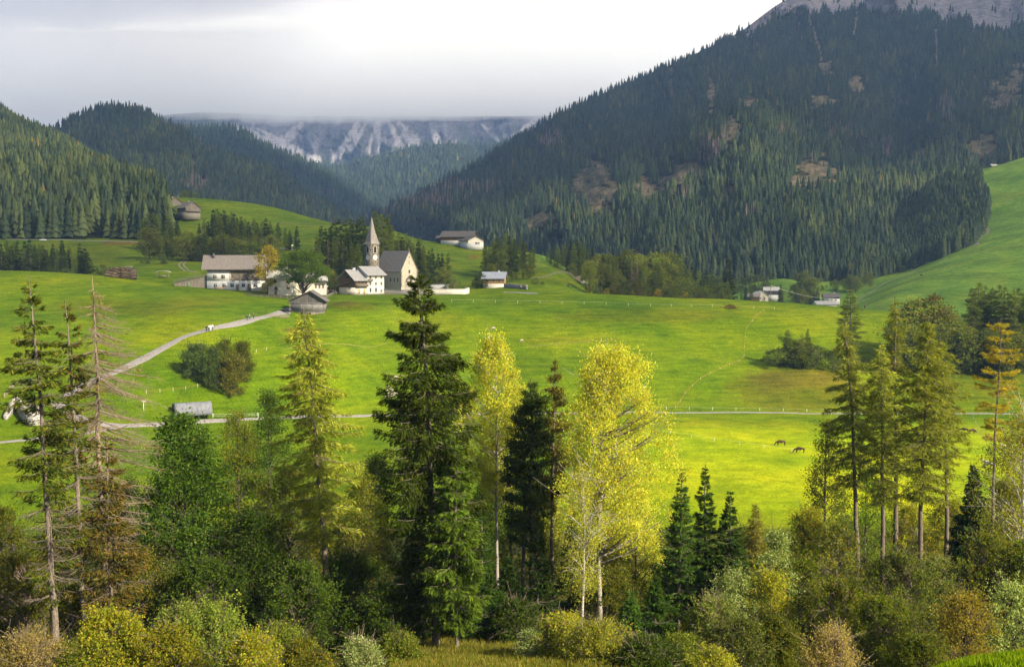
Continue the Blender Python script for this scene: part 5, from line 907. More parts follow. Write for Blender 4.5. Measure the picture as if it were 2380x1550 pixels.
def gable(parent, L, W, eave, ridge, ax, wall, roof, ov=(.7, .7), th=.22, off=(0, 0), z0=-1.2, wname='wall', rname='roof', shift=0.0, lowL=0.0, lowR=0.0):
    """ax: direction of the ridge. section across it is gabled. lowL/lowR lengthen a roof side"""
    S = W if ax == 'x' else L; Ln = L if ax == 'x' else W; sl = (ridge-eave)/(S/2-abs(shift)*0)
    sec = [(-S/2, z0), (S/2, z0), (S/2, eave), (shift, ridge), (-S/2, eave)]
    w = poly_prism(wname, sec, -Ln/2, Ln/2, wall, parent, 'x' if ax == 'x' else 'y', (off[0], off[1], 0))
    kl = (ridge-eave)/(S/2+shift); kr = (ridge-eave)/(S/2-shift); oL = ov[0]+lowL; oR = ov[0]+lowR; e = .03
    rs = [(-S/2-oL, eave-kl*oL+e), (shift, ridge+e), (S/2+oR, eave-kr*oR+e), (S/2+oR, eave-kr*oR+th+e), (shift, ridge+th*1.15+e), (-S/2-oL, eave-kl*oL+th+e)]
    r = poly_prism(rname, rs, -Ln/2-ov[1], Ln/2+ov[1], roof, parent, 'x' if ax == 'x' else 'y', (off[0], off[1], 0)); return w, r
def place(name, label, cat, u, D, corner, L, W, rz, z=None, group=None):
    """stand the building so that its local corner (sx,sy in -1..1) is at picture column u, distance D"""
    x, y, g = at(u, D); c, s = math.cos(rz), math.sin(rz); lx, ly = corner[0]*L/2, corner[1]*W/2
    o = empty(name, (x-(lx*c-ly*s), y-(lx*s+ly*c), g if z is None else z), rz); tag(o, label, cat, group); return o
def chimney(roof, x, y, z, w=.7, h=1.3, m=None, cap=True):
    c = boxes('chimney', [(x-w/2, x+w/2, y-w/2, y+w/2, z-.8, z+h)], m or WHITE, roof)
    if cap: boxes('cap', [(x-w*.65, x+w*.65, y-w*.65, y+w*.65, z+h+.15, z+h+.27), (x-w*.4, x-w*.3, y-w*.4, y+w*.4, z+h, z+h+.15), (x+w*.3, x+w*.4, y-w*.4, y+w*.4, z+h, z+h+.15)], METAL if m is METAL else WHITE, c)
    c.location = (-roof.location.x, -roof.location.y, 0); c.location = (0, 0, 0); return c
MPU = 1/FPX
# --- church nave
D0 = 452; L_, W_ = 8.2, 19.0; zc = P(932, 667, D0)[2]
ch = place('church', 'cream church with steep brown roof and dark corner stones beside the stone bell tower', 'church', 932.4, D0, (-1, -1), L_, W_, R(40), zc)
w, r = gable(ch, L_, W_, 6.8, 14.6, 'y', CREAM, R_CHU, (.45, .3), .25, z0=-2)
for f, ss_ in (('left', (7.2, 4.6, 1.9)), ('right', (5, 1, -3))):
    for s_ in ss_: window(ch, L_, W_, f, s_ if f == 'left' else s_, 2.0, .8, 1.9, IVORY, 'round')
window(ch, L_, W_, 'front', 0, 5.6, .9, 1.5, IVORY, 'round'); window(ch, L_, W_, 'front', 0, 12.0, .55, .55, IVORY, 'round', bars=False)
boxes('cross', [(-.06, .06, -9.56, -9.51, 9.2, 11.0), (-.35, .35, -9.56, -9.51, 10.3, 10.42)], PLANK, ch)
door(ch, L_, W_, 'front', 0.2, 0, 1.3, 2.5, arch=True)
import random as _r; _r.seed(4)
q = []
for k in range(18):
    for sx in (-1, 1):
        d = .34+.30*(k % 2); d2 = .34+.30*((k+1) % 2); x0 = sx*4.1; q.append((min(x0-sx*d, x0+sx*.03), max(x0-sx*d, x0+sx*.03), -9.53, -9.5+d2, .37*k, .37*k+.33))
boxes('corner_stone', q, DARKQ, ch)
po = poly_prism('porch_roof', [(-1.6, 3.0), (0, 4.6), (1.6, 3.0), (1.6, 3.18), (0, 4.82), (-1.6, 3.18)], -11.6, -9.5, R_CHU, ch); boxes('porch_post', [(-1.5, -1.3, -11.5, -11.3, 0, 3.1), (1.3, 1.5, -11.5, -11.3, 0, 3.1)], IVORY, ch)
T = Tubes(); T.add([(0, -9.4, 14.8), (0, -9.4, 16.2)], [.05, .05], 6); T.add([(-.3, -9.4, 15.8), (.3, -9.4, 15.8)], [.04, .04], 4); T.add([(0, -9.4, 15.0), (0, -9.4, 15.2), (0, -9.4, 15.4)], [.05, .22, .05], 8); obj('finial', T.mesh('finial', mat('gilt', (.5, .36, .12), .4, metal=.6)), ch)
# --- bell tower
S_ = 4.3; zt = zc; D1 = 456
tw = place('bell_tower', 'square stone bell tower with two clock faces and tall shingled spire', 'bell tower', 863, D1, (-1, -1), S_, S_, R(45), zt)
He = 604; hh = P(863, 567, D1)[2]-zt; tip = P(863, 503, D1)[2]-zt
boxes('wall', [(-S_/2, S_/2, -S_/2, S_/2, -2, hh)], TOWERST, tw)
def spire(name, half, z0, z1, m, parent, flare=.35):
    V = []; F = []
    a8 = [(1, .42), (.42, 1), (-.42, 1), (-1, .42), (-1, -.42), (-.42, -1), (.42, -1), (1, -.42)]; sq = [(1, 1), (1, 1), (-1, 1), (-1, 1), (-1, -1), (-1, -1), (1, -1), (1, -1)]
    for (t, k, bl) in ((0, 1+flare/half, 0), (.06, .98, 0.05), (.42, .60, .6), (.97, .06, 1.0)):
        for (p, s8) in zip(sq, a8): V.append(((p[0]*(1-bl)+s8[0]*bl)*half*k, (p[1]*(1-bl)+s8[1]*bl)*half*k, z0+(z1-z0)*t))
    for r in range(3):
        for i in range(8): j = (i+1) % 8; F.append((r*8+i, r*8+j, r*8+8+j, r*8+8+i))
    V.append((0, 0, z1)); [F.append((24+i, 24+(i+1) % 8, 32)) for i in range(8)]; F.append(tuple(range(8))[::-1]); me = bpy.data.meshes.new(name); me.from_pydata(V, [], F); me.materials.append(m); me.update(); return obj(name, me, parent)
sp = spire('spire', S_/2, hh, tip, R_CHU, tw); T = Tubes(); T.add([(0, 0, tip-.3), (0, 0, tip+1.6)], [.06, .04], 6); T.add([(0, 0, tip+.55), (0, 0, tip+.75), (0, 0, tip+.95)], [.05, .28, .05], 8); T.add([(-.35, 0, tip+1.3), (.35, 0, tip+1.3)], [.04, .04], 4); obj('finial', T.mesh('finial', METAL), sp)
CLK = mat('clock_white', (.80, .77, .70), .8, 3, .05)
for f in ('front', 'left', 'right', 'back'):
    window(tw, S_, S_, f, 0, hh-3.7, 1.35, 2.9, IVORY, 'gothic', pane=DARKIN)
    V = [(0, -.03, 0)]+[(1.12*math.cos(a), -.03, 1.12*math.sin(a)) for a in np.linspace(0, 2*math.pi, 24, endpoint=False)]; me = bpy.data.meshes.new('clock_face'); me.from_pydata(V, [], [(0, i+1, (i+1) % 24+1) for i in range(24)]); me.materials.append(CLK); me.update(); c = obj('clock_face', me, tw); on_face(c, S_, S_, f, 0, hh-5.6, .02)
    tk = []
    for k in range(12): a = math.pi/6*k; tk.append((.93*math.cos(a)-.05, .93*math.cos(a)+.05, -.05, -.032, .93*math.sin(a)-.05, .93*math.sin(a)+.05))
    boxes('numeral', tk, METAL, c); T = Tubes(); T.add([(0, -.07, 0), (.5, -.07, -.35)], [.05, .04], 4); T.add([(0, -.07, 0), (-.55, -.07, .55)], [.04, .03], 4); obj('hand', T.mesh('hand', METAL), c)
# --- chalet in front of the church
D2 = 434; L2, W2 = 10.0, 6.0; zz2 = P(842, 684, D2)[2]
c2 = place('chalet', 'dark wooden chalet half and tall white rendered half joined under grey roofs below the church', 'chalet', 826, D2, (1, -1), L2, W2, R(-42), zz2)
w, r = gable(c2, L2, W2, 5.9, 9.4, 'y', WOOD, R_GRY, (1.0, 1.3), .22, z0=2.6, shift=.2); chimney(r, -1.0, 1.2, 9.2, .9, 1.0)
boxes('base_wall', [(-L2/2+.01, L2/2-.01, -W2/2+.01, W2/2-.01, -1.5, 2.6)], IVORY, c2)
poly_prism('lean_to_roof', [(-5.5, 3.2), (2.8, 4.7), (2.8, 4.9), (-5.5, 3.4)], -W2/2-1.6, -W2/2, R_BRN, c2)
for s_, z_, w_ in ((-2.6, 6.3, 1.1), (-1.0, 6.3, 1.1)): window(c2, L2, W2, 'front', s_+1.6, z_, w_, 1.1, PLANK)
for s_ in (-1.0, 1.6): door(c2, L2, W2, 'right', s_, 0, .9, 2.0, SURR)
b = boxes('balcony', [(4.99, 6.1, -2.9, 2.9, 2.95, 3.1), (6.0, 6.1, -2.9, 2.9, 3.1, 4.0)]+[(5.9, 6.05, -2.9+k*1.9, -2.8+k*1.9, 3.1, 5.6) for k in range(4)], WOODL, c2); window(c2, L2, W2, 'right', 0, 3.2, 1.4, 1.7, PLANK)
boxes('gable_window', [(-.9, -.1, -3.06, -3.01, 7.6, 8.3)], DARKIN, c2)
LB, WB = 9.0, 9.0; offB = (.6, 7.5)
gable(c2, LB, WB, 7.9, 10.7, 'y', WHITE, R_GRY, (1.1, .7), .25, off=offB, z0=-1.5, wname='white_wall', rname='upper_roof')
for s_ in (-2.8, .1, 3.0): window(c2, LB, WB, 'right', s_, 6.1, .7, 1.1, SURR, off=offB); window(c2, LB, WB, 'right', s_, 3.6, .7, 1.0, SURR, off=offB)
for s_ in (-2.8, .1, 3.0): window(c2, LB, WB, 'right', s_, .7, .85, 1.7 if s_ < 2 else .9, FRAMEW, 'round' if s_ < 2 else 'rect', off=offB)
boxes('balcony', [(5.11, 6.0, 3.0, 5.4, 5.0, 5.12), (5.9, 6.0, 3.0, 5.4, 5.12, 6.0)], WOODL, c2)
ds = Tubes(); ds.add([(3.2, -.6, 9.0), (3.2, -.6, 9.5)], [.05, .05], 4); ds.add([(3.2, -.75, 9.6), (3.2, -.6, 9.6)], [.45, .1], 12); obj('satellite_dish', ds.mesh('satellite_dish', METAL), c2)
# --- white house with the ash in front
D3 = 424; L3, W3 = 10.5, 11.0; z3 = P(625, 688, D3)[2]
h3 = place('white_house', 'white rendered house with pale stone-slab roof half hidden by the big round ash tree', 'house', 624, D3, (-1, -1), L3, W3, R(12), z3)
w, r = gable(h3, L3, W3, 7.3, 10.6, 'x', IVORY, R_LGT, (1.0, .8), .28, z0=-1.5); chimney(r, 2, 1, 10.3, .8, .9)
for s_, z_ in ((-2.7, 5.1), (-2.4, 2.3), (2.2, 5.0), (2.2, 2.6)): window(h3, L3, W3, 'front', s_, z_, 1.0, 1.25, SURR)
boxes('wall_line', [(-1.2, -1.12, -5.53, -5.5, .8, 6.4), (4.2, 4.28, -5.53, -5.5, .8, 6.4), (-1.2, 4.28, -5.53, -5.501, 3.3, 3.38), (-1.2, 4.28, -5.53, -5.501, .8, .88)], SURR, h3)
door(h3, L3, W3, 'front', -2.4, 0, 1.1, 2.0, WOODL); poly_prism('door_roof', [(-1.2, 2.3), (1.2, 2.6), (1.2, 2.7), (-1.2, 2.4)], -6.6, -5.5, R_BRN, h3, loc=(-2.4, 0, 0))
poly_prism('dormer_roof', [(-1.6, 7.1), (2.4, 8.1), (2.4, 8.35), (-1.6, 7.35)], -6.6, -2.5, R_LGT, h3, loc=(0, 0, 0))
offW = (8.6, 2.0); gable(h3, 7.4, 8.0, 6.0, 8.6, 'x', IVORY, R_LGT, (.8, .6), .25, off=offW, z0=-1.5, wname='wing_wall', rname='wing_roof'); window(h3, 7.4, 8.0, 'front', -1.2, 3.0, 1.5, 1.5, SURR, off=offW)
offV = (14.4, 3.2); gable(h3, 5.4, 7.0, 5.8, 7.2, 'x', WHITE, R_LGT, (.8, .6), .25, off=offV, z0=-1.5, wname='wing_wall', rname='wing_roof')
for s_ in (-1.4, .0, 1.4): window(h3, 5.4, 7.0, 'front', s_, 2.9, .45, 1.3, SURR, off=offV)
boxes('balcony', [(12.0, 17.3, -1.5, -.31, 4.9, 5.02), (12.0, 17.3, -1.5, -1.4, 5.02, 5.9)], WOODD, h3)
# --- long barn
D4 = 436; L4, W4 = 24.5, 14.5; z4 = P(480, 676, D4)[2]
bn_ = place('barn', 'long farmhouse barn with white ground floor, grey timber upper storey and wide brown roof', 'barn', 481, D4, (-1, -1), L4, W4, R(10), z4)
poly_prism('wall', [(-W4/2+.06, 0), (W4/2, 0), (W4/2, 9.3), (0, 13.8), (-W4/2+.06, 9.3)], -L4/2+.05, L4/2, WOODL, bn_, 'x')
boxes('base_wall', [(-L4/2, L4/2, -W4/2, W4/2-.02, -1.5, 3.9), (-L4/2, -L4/2+9.3, -W4/2-.001, -W4/2+6, 3.9, 7.7)], WHITE, bn_)
boxes('end_wall', [(-L4/2+.02, -L4/2+.3, -W4/2+6.01, W4/2-.05, 3.9, 8.6)], WOODL, bn_)
kl = 4.5/(W4/2)
rf = poly_prism('roof', [(-W4/2-1.6, 9.3-kl*1.6), (0, 13.83), (W4/2+1.2, 9.3-kl*1.2), (W4/2+1.2, 9.6-kl*1.2), (0, 14.15), (-W4/2-1.6, 9.6-kl*1.6)], -L4/2-1.9, L4/2+1.2, R_BRN, bn_, 'x')
boxes('rafter', [(-L4/2-1+k*1.15, -L4/2-.86+k*1.15, -W4/2-1.45, -W4/2, 8.1, 8.3) for k in range(24)], WOODL, rf); chimney(rf, -L4/2+2.2, -1.5, 13.3, .9, 1.5, METAL)
boxes('beam', [(x_, x_+.22, -W4/2-.05, -W4/2+.05, 3.95, 8.5) for x_ in (-3.4, 0.2, 3.2, 6.8, 10.4)]+[(-3.4, L4/2, -W4/2-.04, -W4/2+.04, 7.5, 7.75), (-3.4, L4/2, -W4/2-.04, -W4/2+.04, 3.95, 4.2)], WOOD, bn_)
for k in range(6): # crossed braces
    T = Tubes(); x0 = -3.0+k*2.55; T.add([(x0, -W4/2-.06, 4.3), (x0+2.2, -W4/2-.06, 7.4)], [.09, .09], 4); T.add([(x0+2.2, -W4/2-.08, 4.3), (x0, -W4/2-.08, 7.4)], [.09, .09], 4); obj('brace', T.mesh('brace', PLANK), bn_)
for x_ in (-L4/2+3.1, -L4/2+6.3): window(bn_, L4, W4, 'front', x_, 4.9, 1.35, 1.35)
for x_ in (-L4/2+3.3, -L4/2+6.6, -L4/2+9.7, -L4/2+14.1, -L4/2+18.8, -L4/2+22.0): window(bn_, L4, W4, 'front', x_, 1.5, 1.35, 1.3)
door(bn_, L4, W4, 'front', -L4/2+11.9, 0, 1.3, 2.5, WOODL); boxes('bench', [(-L4/2+3, -L4/2+7, -W4/2-1.6, -W4/2-1.0, .9, 1.3), (-L4/2+3.2, -L4/2+3.4, -W4/2-1.5, -W4/2-1.1, -.5, .9), (-L4/2+6.5, -L4/2+6.7, -W4/2-1.5, -W4/2-1.1, -.5, .9)], HONEY, bn_)
boxes('stair', [(-L4/2+15.8, -L4/2+17.2, -W4/2-1.6+.2*k, -W4/2, .35*k, .35*k+.3) for k in range(8)], WOODL, bn_)
# ramp shed left of the barn
rs = place('ramp_shed', 'low grey timber shed with rising ramp fence against the left end of the barn', 'shed', 480, D4+1, (1, -1), 12.5, 5, R(10), z4+1.3)
poly_prism('wall', [(-6.2, -1), (6.2, -1), (6.2, 4.6), (-1.8, 2.8), (-6.2, 1.8)], -2.5, 2.5, WOODL, rs); poly_prism('roof', [(-6.5, 1.85), (-1.8, 2.9), (6.4, 4.8), (6.4, 5.0), (-1.8, 3.1), (-6.5, 2.05)], -3.0, 3.0, R_BRN, rs)
for z_ in (.5, 1.0): T = Tubes(); T.add([(-6.5, -2.9, 2.0+z_), (-1.8, -2.9, 3.1+z_), (6.3, -2.9, 5.0+z_)], [.07]*3, 4); obj('rail', T.mesh('rail', WOODG), rs)
boxes('door', [(-1.2, -.2, -2.58, -2.5, -.2, 1.9)], mat('green_paint', (.12, .24, .10), .7), rs)
# --- old hut
D5 = 366; L5, W5 = 11.4, 9.0; z5 = P(710, 740, D5)[2]
ht = place('hut', 'weathered dark grey log hut with open stone ground floor beside the road', 'hut', 674, D5, (-1, -1), L5, W5, R(4), z5)
gable(ht, L5, W5, 6.0, 9.0, 'y', WOODD, R_DRK, (.9, 1.0), .22, z0=4.9, shift=1.0, wname='gable_wall')
boxes('log_wall', [(-L5/2-.05, L5/2+.05, -W5/2-.05, W5/2+.05, 2.3, 4.9)], LOGW, ht); boxes('beam', [(-L5/2-.2, L5/2+.2, -W5/2-.15, -W5/2+.1, 4.85, 5.1), (-L5/2-.2, L5/2+.2, -W5/2-.15, -W5/2+.1, 2.1, 2.35)], LOGW, ht)
boxes('stone_wall', [(-1.6, L5/2, -W5/2, W5/2, -2, 2.1), (-L5/2, -1.6, 0, W5/2, -2, 2.1)], wall_mat('rubble', (.26, .21, .15), (.12, .10, .08), 2.5, .6), ht); boxes('post', [(-L5/2, -L5/2+.3, -W5/2, -W5/2+.3, -2, 2.1), (-2.6, -2.3, -W5/2, -W5/2+.3, -2, 2.1), (-3.6, -3.35, -W5/2, -W5/2+.25, -2, 2.1)], WOODG, ht)
window(ht, L5, W5, 'front', .6, .5, 1.2, 1.3, WOODG, pane=DARKIN); boxes('hatch', [(1.6, 2.0, -W5/2-.06, -W5/2-.01, 6.9, 7.2)], DARKIN, ht)
for x_ in (-L5/2, -1.9, 1.9, L5/2-.12): boxes('stile', [(x_-.06, x_+.12, -W5/2-.13, -W5/2-.05, 2.35, 4.85)], WOODG, ht)
# --- churchyard walls
def wall_run(label, pts, h, th, m, d0=300, cap=None, name='churchyard_wall', D=None, base=-1.0):
    if D: Q = np.array([at(u, d) for (u, _), d in zip(pts, D)])
    else: Q = np.array([hit(u, v, d0, 900) for u, v in pts])
    seg = np.concatenate([[0], np.cumsum(np.hypot(*np.diff(Q[:, :2], axis=0).T))]); n = max(3, int(seg[-1]/1.0)); q = np.linspace(0, seg[-1], n); x, y = np.interp(q, seg, Q[:, 0]), np.interp(q, seg, Q[:, 1]); z = zfun(x, y); dx, dy = np.gradient(x), np.gradient(y); l = np.hypot(dx, dy); nx, ny = -dy/l*th/2, dx/l*th/2
    r = empty(name, (x[0], y[0], z[0])); tag(r, label, 'wall'); hs = np.broadcast_to(np.asarray(h, float), (n,)) if np.ndim(h) == 0 else np.interp(q, np.linspace(0, seg[-1], len(h)), h)
    def rib(t0, t1, k, m_, nm):
        A = [np.stack([x+s*nx*k-x[0], y+s*ny*k-y[0], z-z[0]+t], 1) for s, t in ((-1, t0), (-1, t1), (1, t1), (1, t0))]; V = np.stack(A, 1).reshape(-1, 3); i = np.arange(n-1)[:, None]*4; F = np.concatenate([i+np.array([[a, (a+1) % 4, (a+1) % 4+4, a+4]]) for a in range(4)]); E = np.array([[0, 3, 2, 1], [4*n-4, 4*n-3, 4*n-2, 4*n-1]]); obj(nm, mesh_np(nm, V, np.concatenate([F, E]), (m_,)), r)
    rib(base+0*hs, hs, 1, m, 'wall'); 
    if cap: rib(hs+.003, hs+.16, 1.5, cap, 'coping')
    return r
wall_run('low grey wall below the church nave', [(880, 0), (935, 0), (985, 0)], 1.7, .5, wall_mat('grey_render', (.42, .39, .33)), D=[447, 440, 438], cap=R_GRY)
wall_run('pale curved churchyard wall ending in a point right of the tallest spruce', [(985, 0), (1015, 0), (1050, 0), (1080, 0), (1090, 0), (1082, 0)], 2.0, .5, IVORY, D=[438, 437, 436, 437, 443, 452], cap=IVORY)
wall_run('white wall behind the churchyard graves', [(1000, 0), (1044, 0)], 3.0, .5, WHITE, D=[458, 456], cap=R_GRY); 
wall_run('stone wall beside the driveway of the honey-coloured chalet', [(1172, 0), (1195, 0), (1225, 0)], 1.8, .5, WALLST, D=[478, 470, 462])
# grave markers
for i, (u, D) in enumerate(((1038, 447), (1046, 448), (1054, 447), (1062, 449), (1010, 448), (1020, 449))):
    x, y, z = at(u, D); g = boxes('gravestone', [(-.3, .3, -.08, .08, -.3, .9+.2*(i % 2)), (-.5, .5, -.2, .2, -.3, .15)], wall_mat('grave_stone_%d' % i, (.30, .28, .26)), None, (x, y, z)); tag(g, ordn(i+1)+' small gravestone from the left inside the churchyard wall' if False else ('grey gravestone, '+['third', 'fourth', 'fifth', 'sixth', 'first', 'second'][i]+' from the left inside the churchyard wall'), 'gravestone', 'gravestones in the churchyard')
x, y, z = at(1056, 440.5); sh = empty('shrine', (x, y, z)); tag(sh, 'wooden wayside cross under a little pitched roof above the churchyard wall', 'shrine')
boxes('post', [(-.09, .09, -.09, .09, -.3, 4.0), (-.5, .5, -.07, .07, 2.9, 3.05)], PLANK, sh); poly_prism('roof', [(-1.2, 3.3), (0, 4.4), (1.2, 3.3), (1.2, 3.42), (0, 4.56), (-1.2, 3.42)], -.5, .5, WOOD, sh)
# --- smaller houses
def small_house(name, label, u, vb, D, L, W, eave, ridge, ax, rz, wall, roof, wins=(), base=None, ov=(.8, .8), chim=True, upper=None, corner=(0, -1), cat='house', balc=False):
    z = P(u, vb, D)[2]; h = place(name, label, cat, u, D, corner, L, W, rz, z)
    wl, rf_ = gable(h, L, W, eave, ridge, ax, wall, roof, ov, .22, z0=(base[1] if base else -2))
    if base: boxes('base_wall', [(-L/2-.02, L/2+.02, -W/2-.02, W/2+.02, -2.5, base[1])], base[0], h)
    for f, s, zz_, w_, h_ in wins: window(h, L, W, f, s, zz_, w_, h_)
    if chim: chimney(rf_, L*.2 if ax == 'x' else .3, 0.2, ridge-.2, .7, .8)
    if balc: boxes('balcony', [(-L/2, L/2, -W/2-1.2, -W/2-.021, balc, balc+.12), (-L/2, L/2, -W/2-1.2, -W/2-1.1, balc+.12, balc+1.0)]+[(-L/2+.3+k*L/5.2, -L/2+.45+k*L/5.2, -W/2-1.15, -W/2-1.0, balc+.1, eave) for k in range(6)], WOODL, h)
    return h
small_house('farmhouse', 'wooden hillside farmhouse with brown roof, nearer of the two on the upper left', 449, 502, 730, 10, 15, 5.6, 9.2, 'y', R(38), WOODL, R_BRN, [('front', -3, 3.2, 1.2, 1.3), ('front', 0, 3.2, 1.2, 1.3), ('front', 3, 3.2, 1.2, 1.3), ('left', 3, 1, 1.2, 1.5), ('left', -2, 1, 1.2, 1.5)], (wall_mat('old_lime', (.28, .25, .20)), 2.6), balc=2.7)
small_house('farmhouse', 'tan-roofed farm building behind the hillside farmhouse on the upper left', 407, 487, 770, 12, 13, 4.5, 8.3, 'y', R(35), WOODL, R_TAN, [('front', -1.5, 2.5, 1.2, 1.2)], None)
small_house('farm_barn', 'large dark-roofed barn on the green hilltop right of the church', 1061, 563, 668, 20, 11, 3.4, 6.6, 'x', R(-14), WOOD, R_DRK, [('front', 2, .6, 1.5, 1.2)], (IVORY, 1.0), chim=False, cat='barn')
small_house('farm_barn', 'low white barn with dark roof at the right end of the hilltop farm', 1106, 571, 655, 10, 12, 3.2, 5.6, 'y', R(26), IVORY, R_DRK, [('front', 1, .6, 3.0, 1.3)], (WHITE, 1.6), chim=False, cat='barn')
small_house('farm_shed', 'little dark shed at the left end of the hilltop farm', 1026, 562, 680, 6, 6, 2.2, 3.6, 'x', R(-10), WOODD, R_DRK, [], None, chim=False, cat='shed')
small_house('chalet', 'honey-coloured timber chalet with blue-grey roof below the tall grove', 1147, 668, 488, 9.5, 7.5, 4.2, 6.6, 'x', R(-6), HONEY, R_BLU, [('front', -2.5, 2.6, .9, 1.0), ('front', 0.2, 2.6, .9, 1.0), ('front', 2.8, 2.6, .9, 1.0), ('front', -3, .3, 1.2, 1.2), ('right', 0, 2.6, .9, 1.1)], (IVORY, 1.6), cat='chalet')
small_house('chalet', 'large white and wood chalet half hidden behind trees in the mixed belt', 1370, 683, 560, 13, 11, 5.6, 9.2, 'y', R(18), WHITE, R_TAN, [('front', -3.5, 3.2, 1.2, 1.3), ('front', 0, 3.2, 1.2, 1.3), ('front', 3.5, 3.2, 1.2, 1.3), ('front', -3, .6, 1.2, 1.3), ('front', 3, .6, 1.2, 1.3)], None, ov=(1.2, 1.4), cat='chalet', balc=2.9)
small_house('farmhouse', 'tall dark timber farmhouse with pale roof among the valley houses', 1793, 693, 905, 12, 10, 6.4, 8.8, 'x', R(-12), WOODD, R_LGT, [('front', -4, 5, 1.4, 1.2), ('front', 0, 5, 1.4, 1.2), ('front', 4, 5, 1.4, 1.2)], (WHITE, 2.6))
small_house('farmhouse', 'white valley farmhouse with pale gabled roof left of the tall dark timber one', 1772, 698, 895, 11, 9, 3.6, 7.0, 'y', R(20), CREAM, R_LGT, [('front', -2, 1, 1.4, 1.3), ('front', 2, 1, 1.4, 1.3)], None)
small_house('barn', 'low brown barn at the left edge of the valley houses', 1752, 698, 890, 9, 8, 3.0, 5.0, 'x', R(-10), WOOD, R_BRN, [], None, chim=False, cat='barn')
small_house('farmhouse', 'small house with white base and black timber gable in the valley at the right', 1933, 701, 885, 12.5, 9, 3.8, 6.4, 'x', R(-8), WOODD, R_DRK, [('front', -3, .8, 1.4, 1.1), ('front', 0, .8, 1.4, 1.1), ('front', 3, .8, 1.4, 1.1)], (WHITE, 2.4))
small_house('farm_shed', 'grey-roofed low shed peeping over the meadow crest below the black and white house', 1922, 716, 800, 15, 9, 2.8, 4.8, 'x', R(8), IVORY, R_GRY, [], None, chim=False, cat='shed')
small_house('farm_shed', 'brown shed half hidden in the trees left of the black and white house', 1897, 692, 930, 8, 7, 3.0, 5.0, 'y', R(20), WOODL, R_BRN, [], None, chim=False, cat='shed')
small_house('hay_hut', 'tiny hay hut at the lower edge of the steep far meadow', 2095, 650, 1045, 6, 5, 2.4, 4.0, 'x', R(15), WOODD, R_DRK, [], None, chim=False, cat='hut')
small_house('hay_hut', 'tiny dark hut beside the pale track on the far meadow', 2118, 640, 1070, 7, 5, 2.2, 3.6, 'x', R(-10), WOODD, R_DRK, [], None, chim=False, cat='hut')
small_house('hay_hut', 'tiny hut at the very top of the steep far meadow', 2312, 391, 1418, 8, 6, 3.0, 5.0, 'x', R(10), WOODL, R_GRY, [], None, chim=False, cat='hut')
small_house('farm_shed', 'small wooden shed beside the large half-hidden chalet', 1335, 688, 545, 6, 5, 2.4, 3.6, 'x', R(0), WOODL, R_GRY, [], None, chim=False, cat='shed')
# --- cart shelter, timber pile, tunnel tent, stone wall
x, y, z = at(380, 462); cs = empty('shelter', (x, y, z), R(10)); tag(cs, 'small open shelter with curved metal roof left of the barn', 'shelter')
boxes('post', [(sx*2.2-.08, sx*2.2+.08, sy*1.2-.08, sy*1.2+.08, -.5, 2.6) for sx in (-1, 1) for sy in (-1, 1)], WOODG, cs); arc = [(2.9*math.cos(a), 2.5+.75*math.sin(a)) for a in np.linspace(0, math.pi, 9)]; poly_prism('roof', arc+[(p[0]*.96, p[1]-.12) for p in arc[::-1]], -1.6, 1.6, R_LGT, cs)
ct = empty('hand_cart', (x, y-.2, z), R(20)); tag(ct, 'wooden farm cart parked under the small open shelter', 'cart'); boxes('bed', [(-1.3, 1.3, -.6, .6, .7, 1.3)], WOODL, ct)
for sx in (-.8, .8):
    for sy in (-.72, .72): T = Tubes(); T.add([(sx, sy-.05, .4), (sx, sy+.05, .4)], [.42, .42], 12); obj('wheel', T.mesh('wheel', METAL), ct)
LOGM = [mat('log_%d' % i, c, .95, 5, .35, bump=.4) for i, c in enumerate([(.15, .105, .065), (.22, .165, .105), (.09, .065, .045)])]
x, y, z = at(281, 443); lp = empty('timber_pile', (x, y, z), R(6)); tag(lp, 'big heap of stacked timber boards and logs on the crest left of the barn', 'timber pile')
logs = []
for k in range(12):
    wid = 6.6*(1-.45*(k/11)**2)-abs(math.sin(k*1.7))*.5
    for j in range(7):
        xx = -wid+j*wid*2/7; T = Tubes(); T.add([(xx+rng.uniform(-.3, .2), rng.uniform(-.5, .5)-1.2+.3*(j % 2), .18+k*.37), (xx+wid*2/7+rng.uniform(-.1, .5), rng.uniform(-.5, .5)-1.2+.3*((j+1) % 2), .22+k*.37+rng.uniform(-.12, .12))], [.19, .17], 6); obj('log', T.mesh('log', LOGM[(j+k) % 3]), lp)
boxes('core', [(-6.0, 6.0, -.9, 1.5, -.5, 3.6), (-4.4, 4.6, -.8, 1.3, 3.6, 4.4)], LOGM[2], lp); boxes('tarp', [(.5, 4.6, -1.5, 1.5, 4.62, 4.74)], R_LGT, lp)
x, y, z = at(449, 263); tt = empty('tunnel_tent', (x, y-1, z), R(27)); tag(tt, 'grey tarpaulin tunnel tent with dark open end beside the lower road', 'tunnel tent')
def tunnel(name, r, h, y0, y1, m, parent, k=20, rows_=15):
    a = np.linspace(0, math.pi, k); V = []; F = []
    for j in range(rows_):
        t = y0+(y1-y0)*j/(rows_-1); sag = 1-.035*abs(math.sin(j*math.pi/3.5)); 
        for q_ in a: V.append((t, -r*math.copysign(abs(math.cos(q_))**.75, math.cos(q_))*sag, h*abs(math.sin(q_))**.8*sag))
    for j in range(rows_-1):
        for i in range(k-1): b = j*k+i; F.append((b, b+1, b+k+1, b+k))
    me = bpy.data.meshes.new(name); me.from_pydata(V, [], F); me.materials.append(m); me.update(); [setattr(p, 'use_smooth', True) for p in me.polygons]; o = obj(name, me, parent); mo = o.modifiers.new('thick', 'SOLIDIFY'); mo.thickness = .06; return o
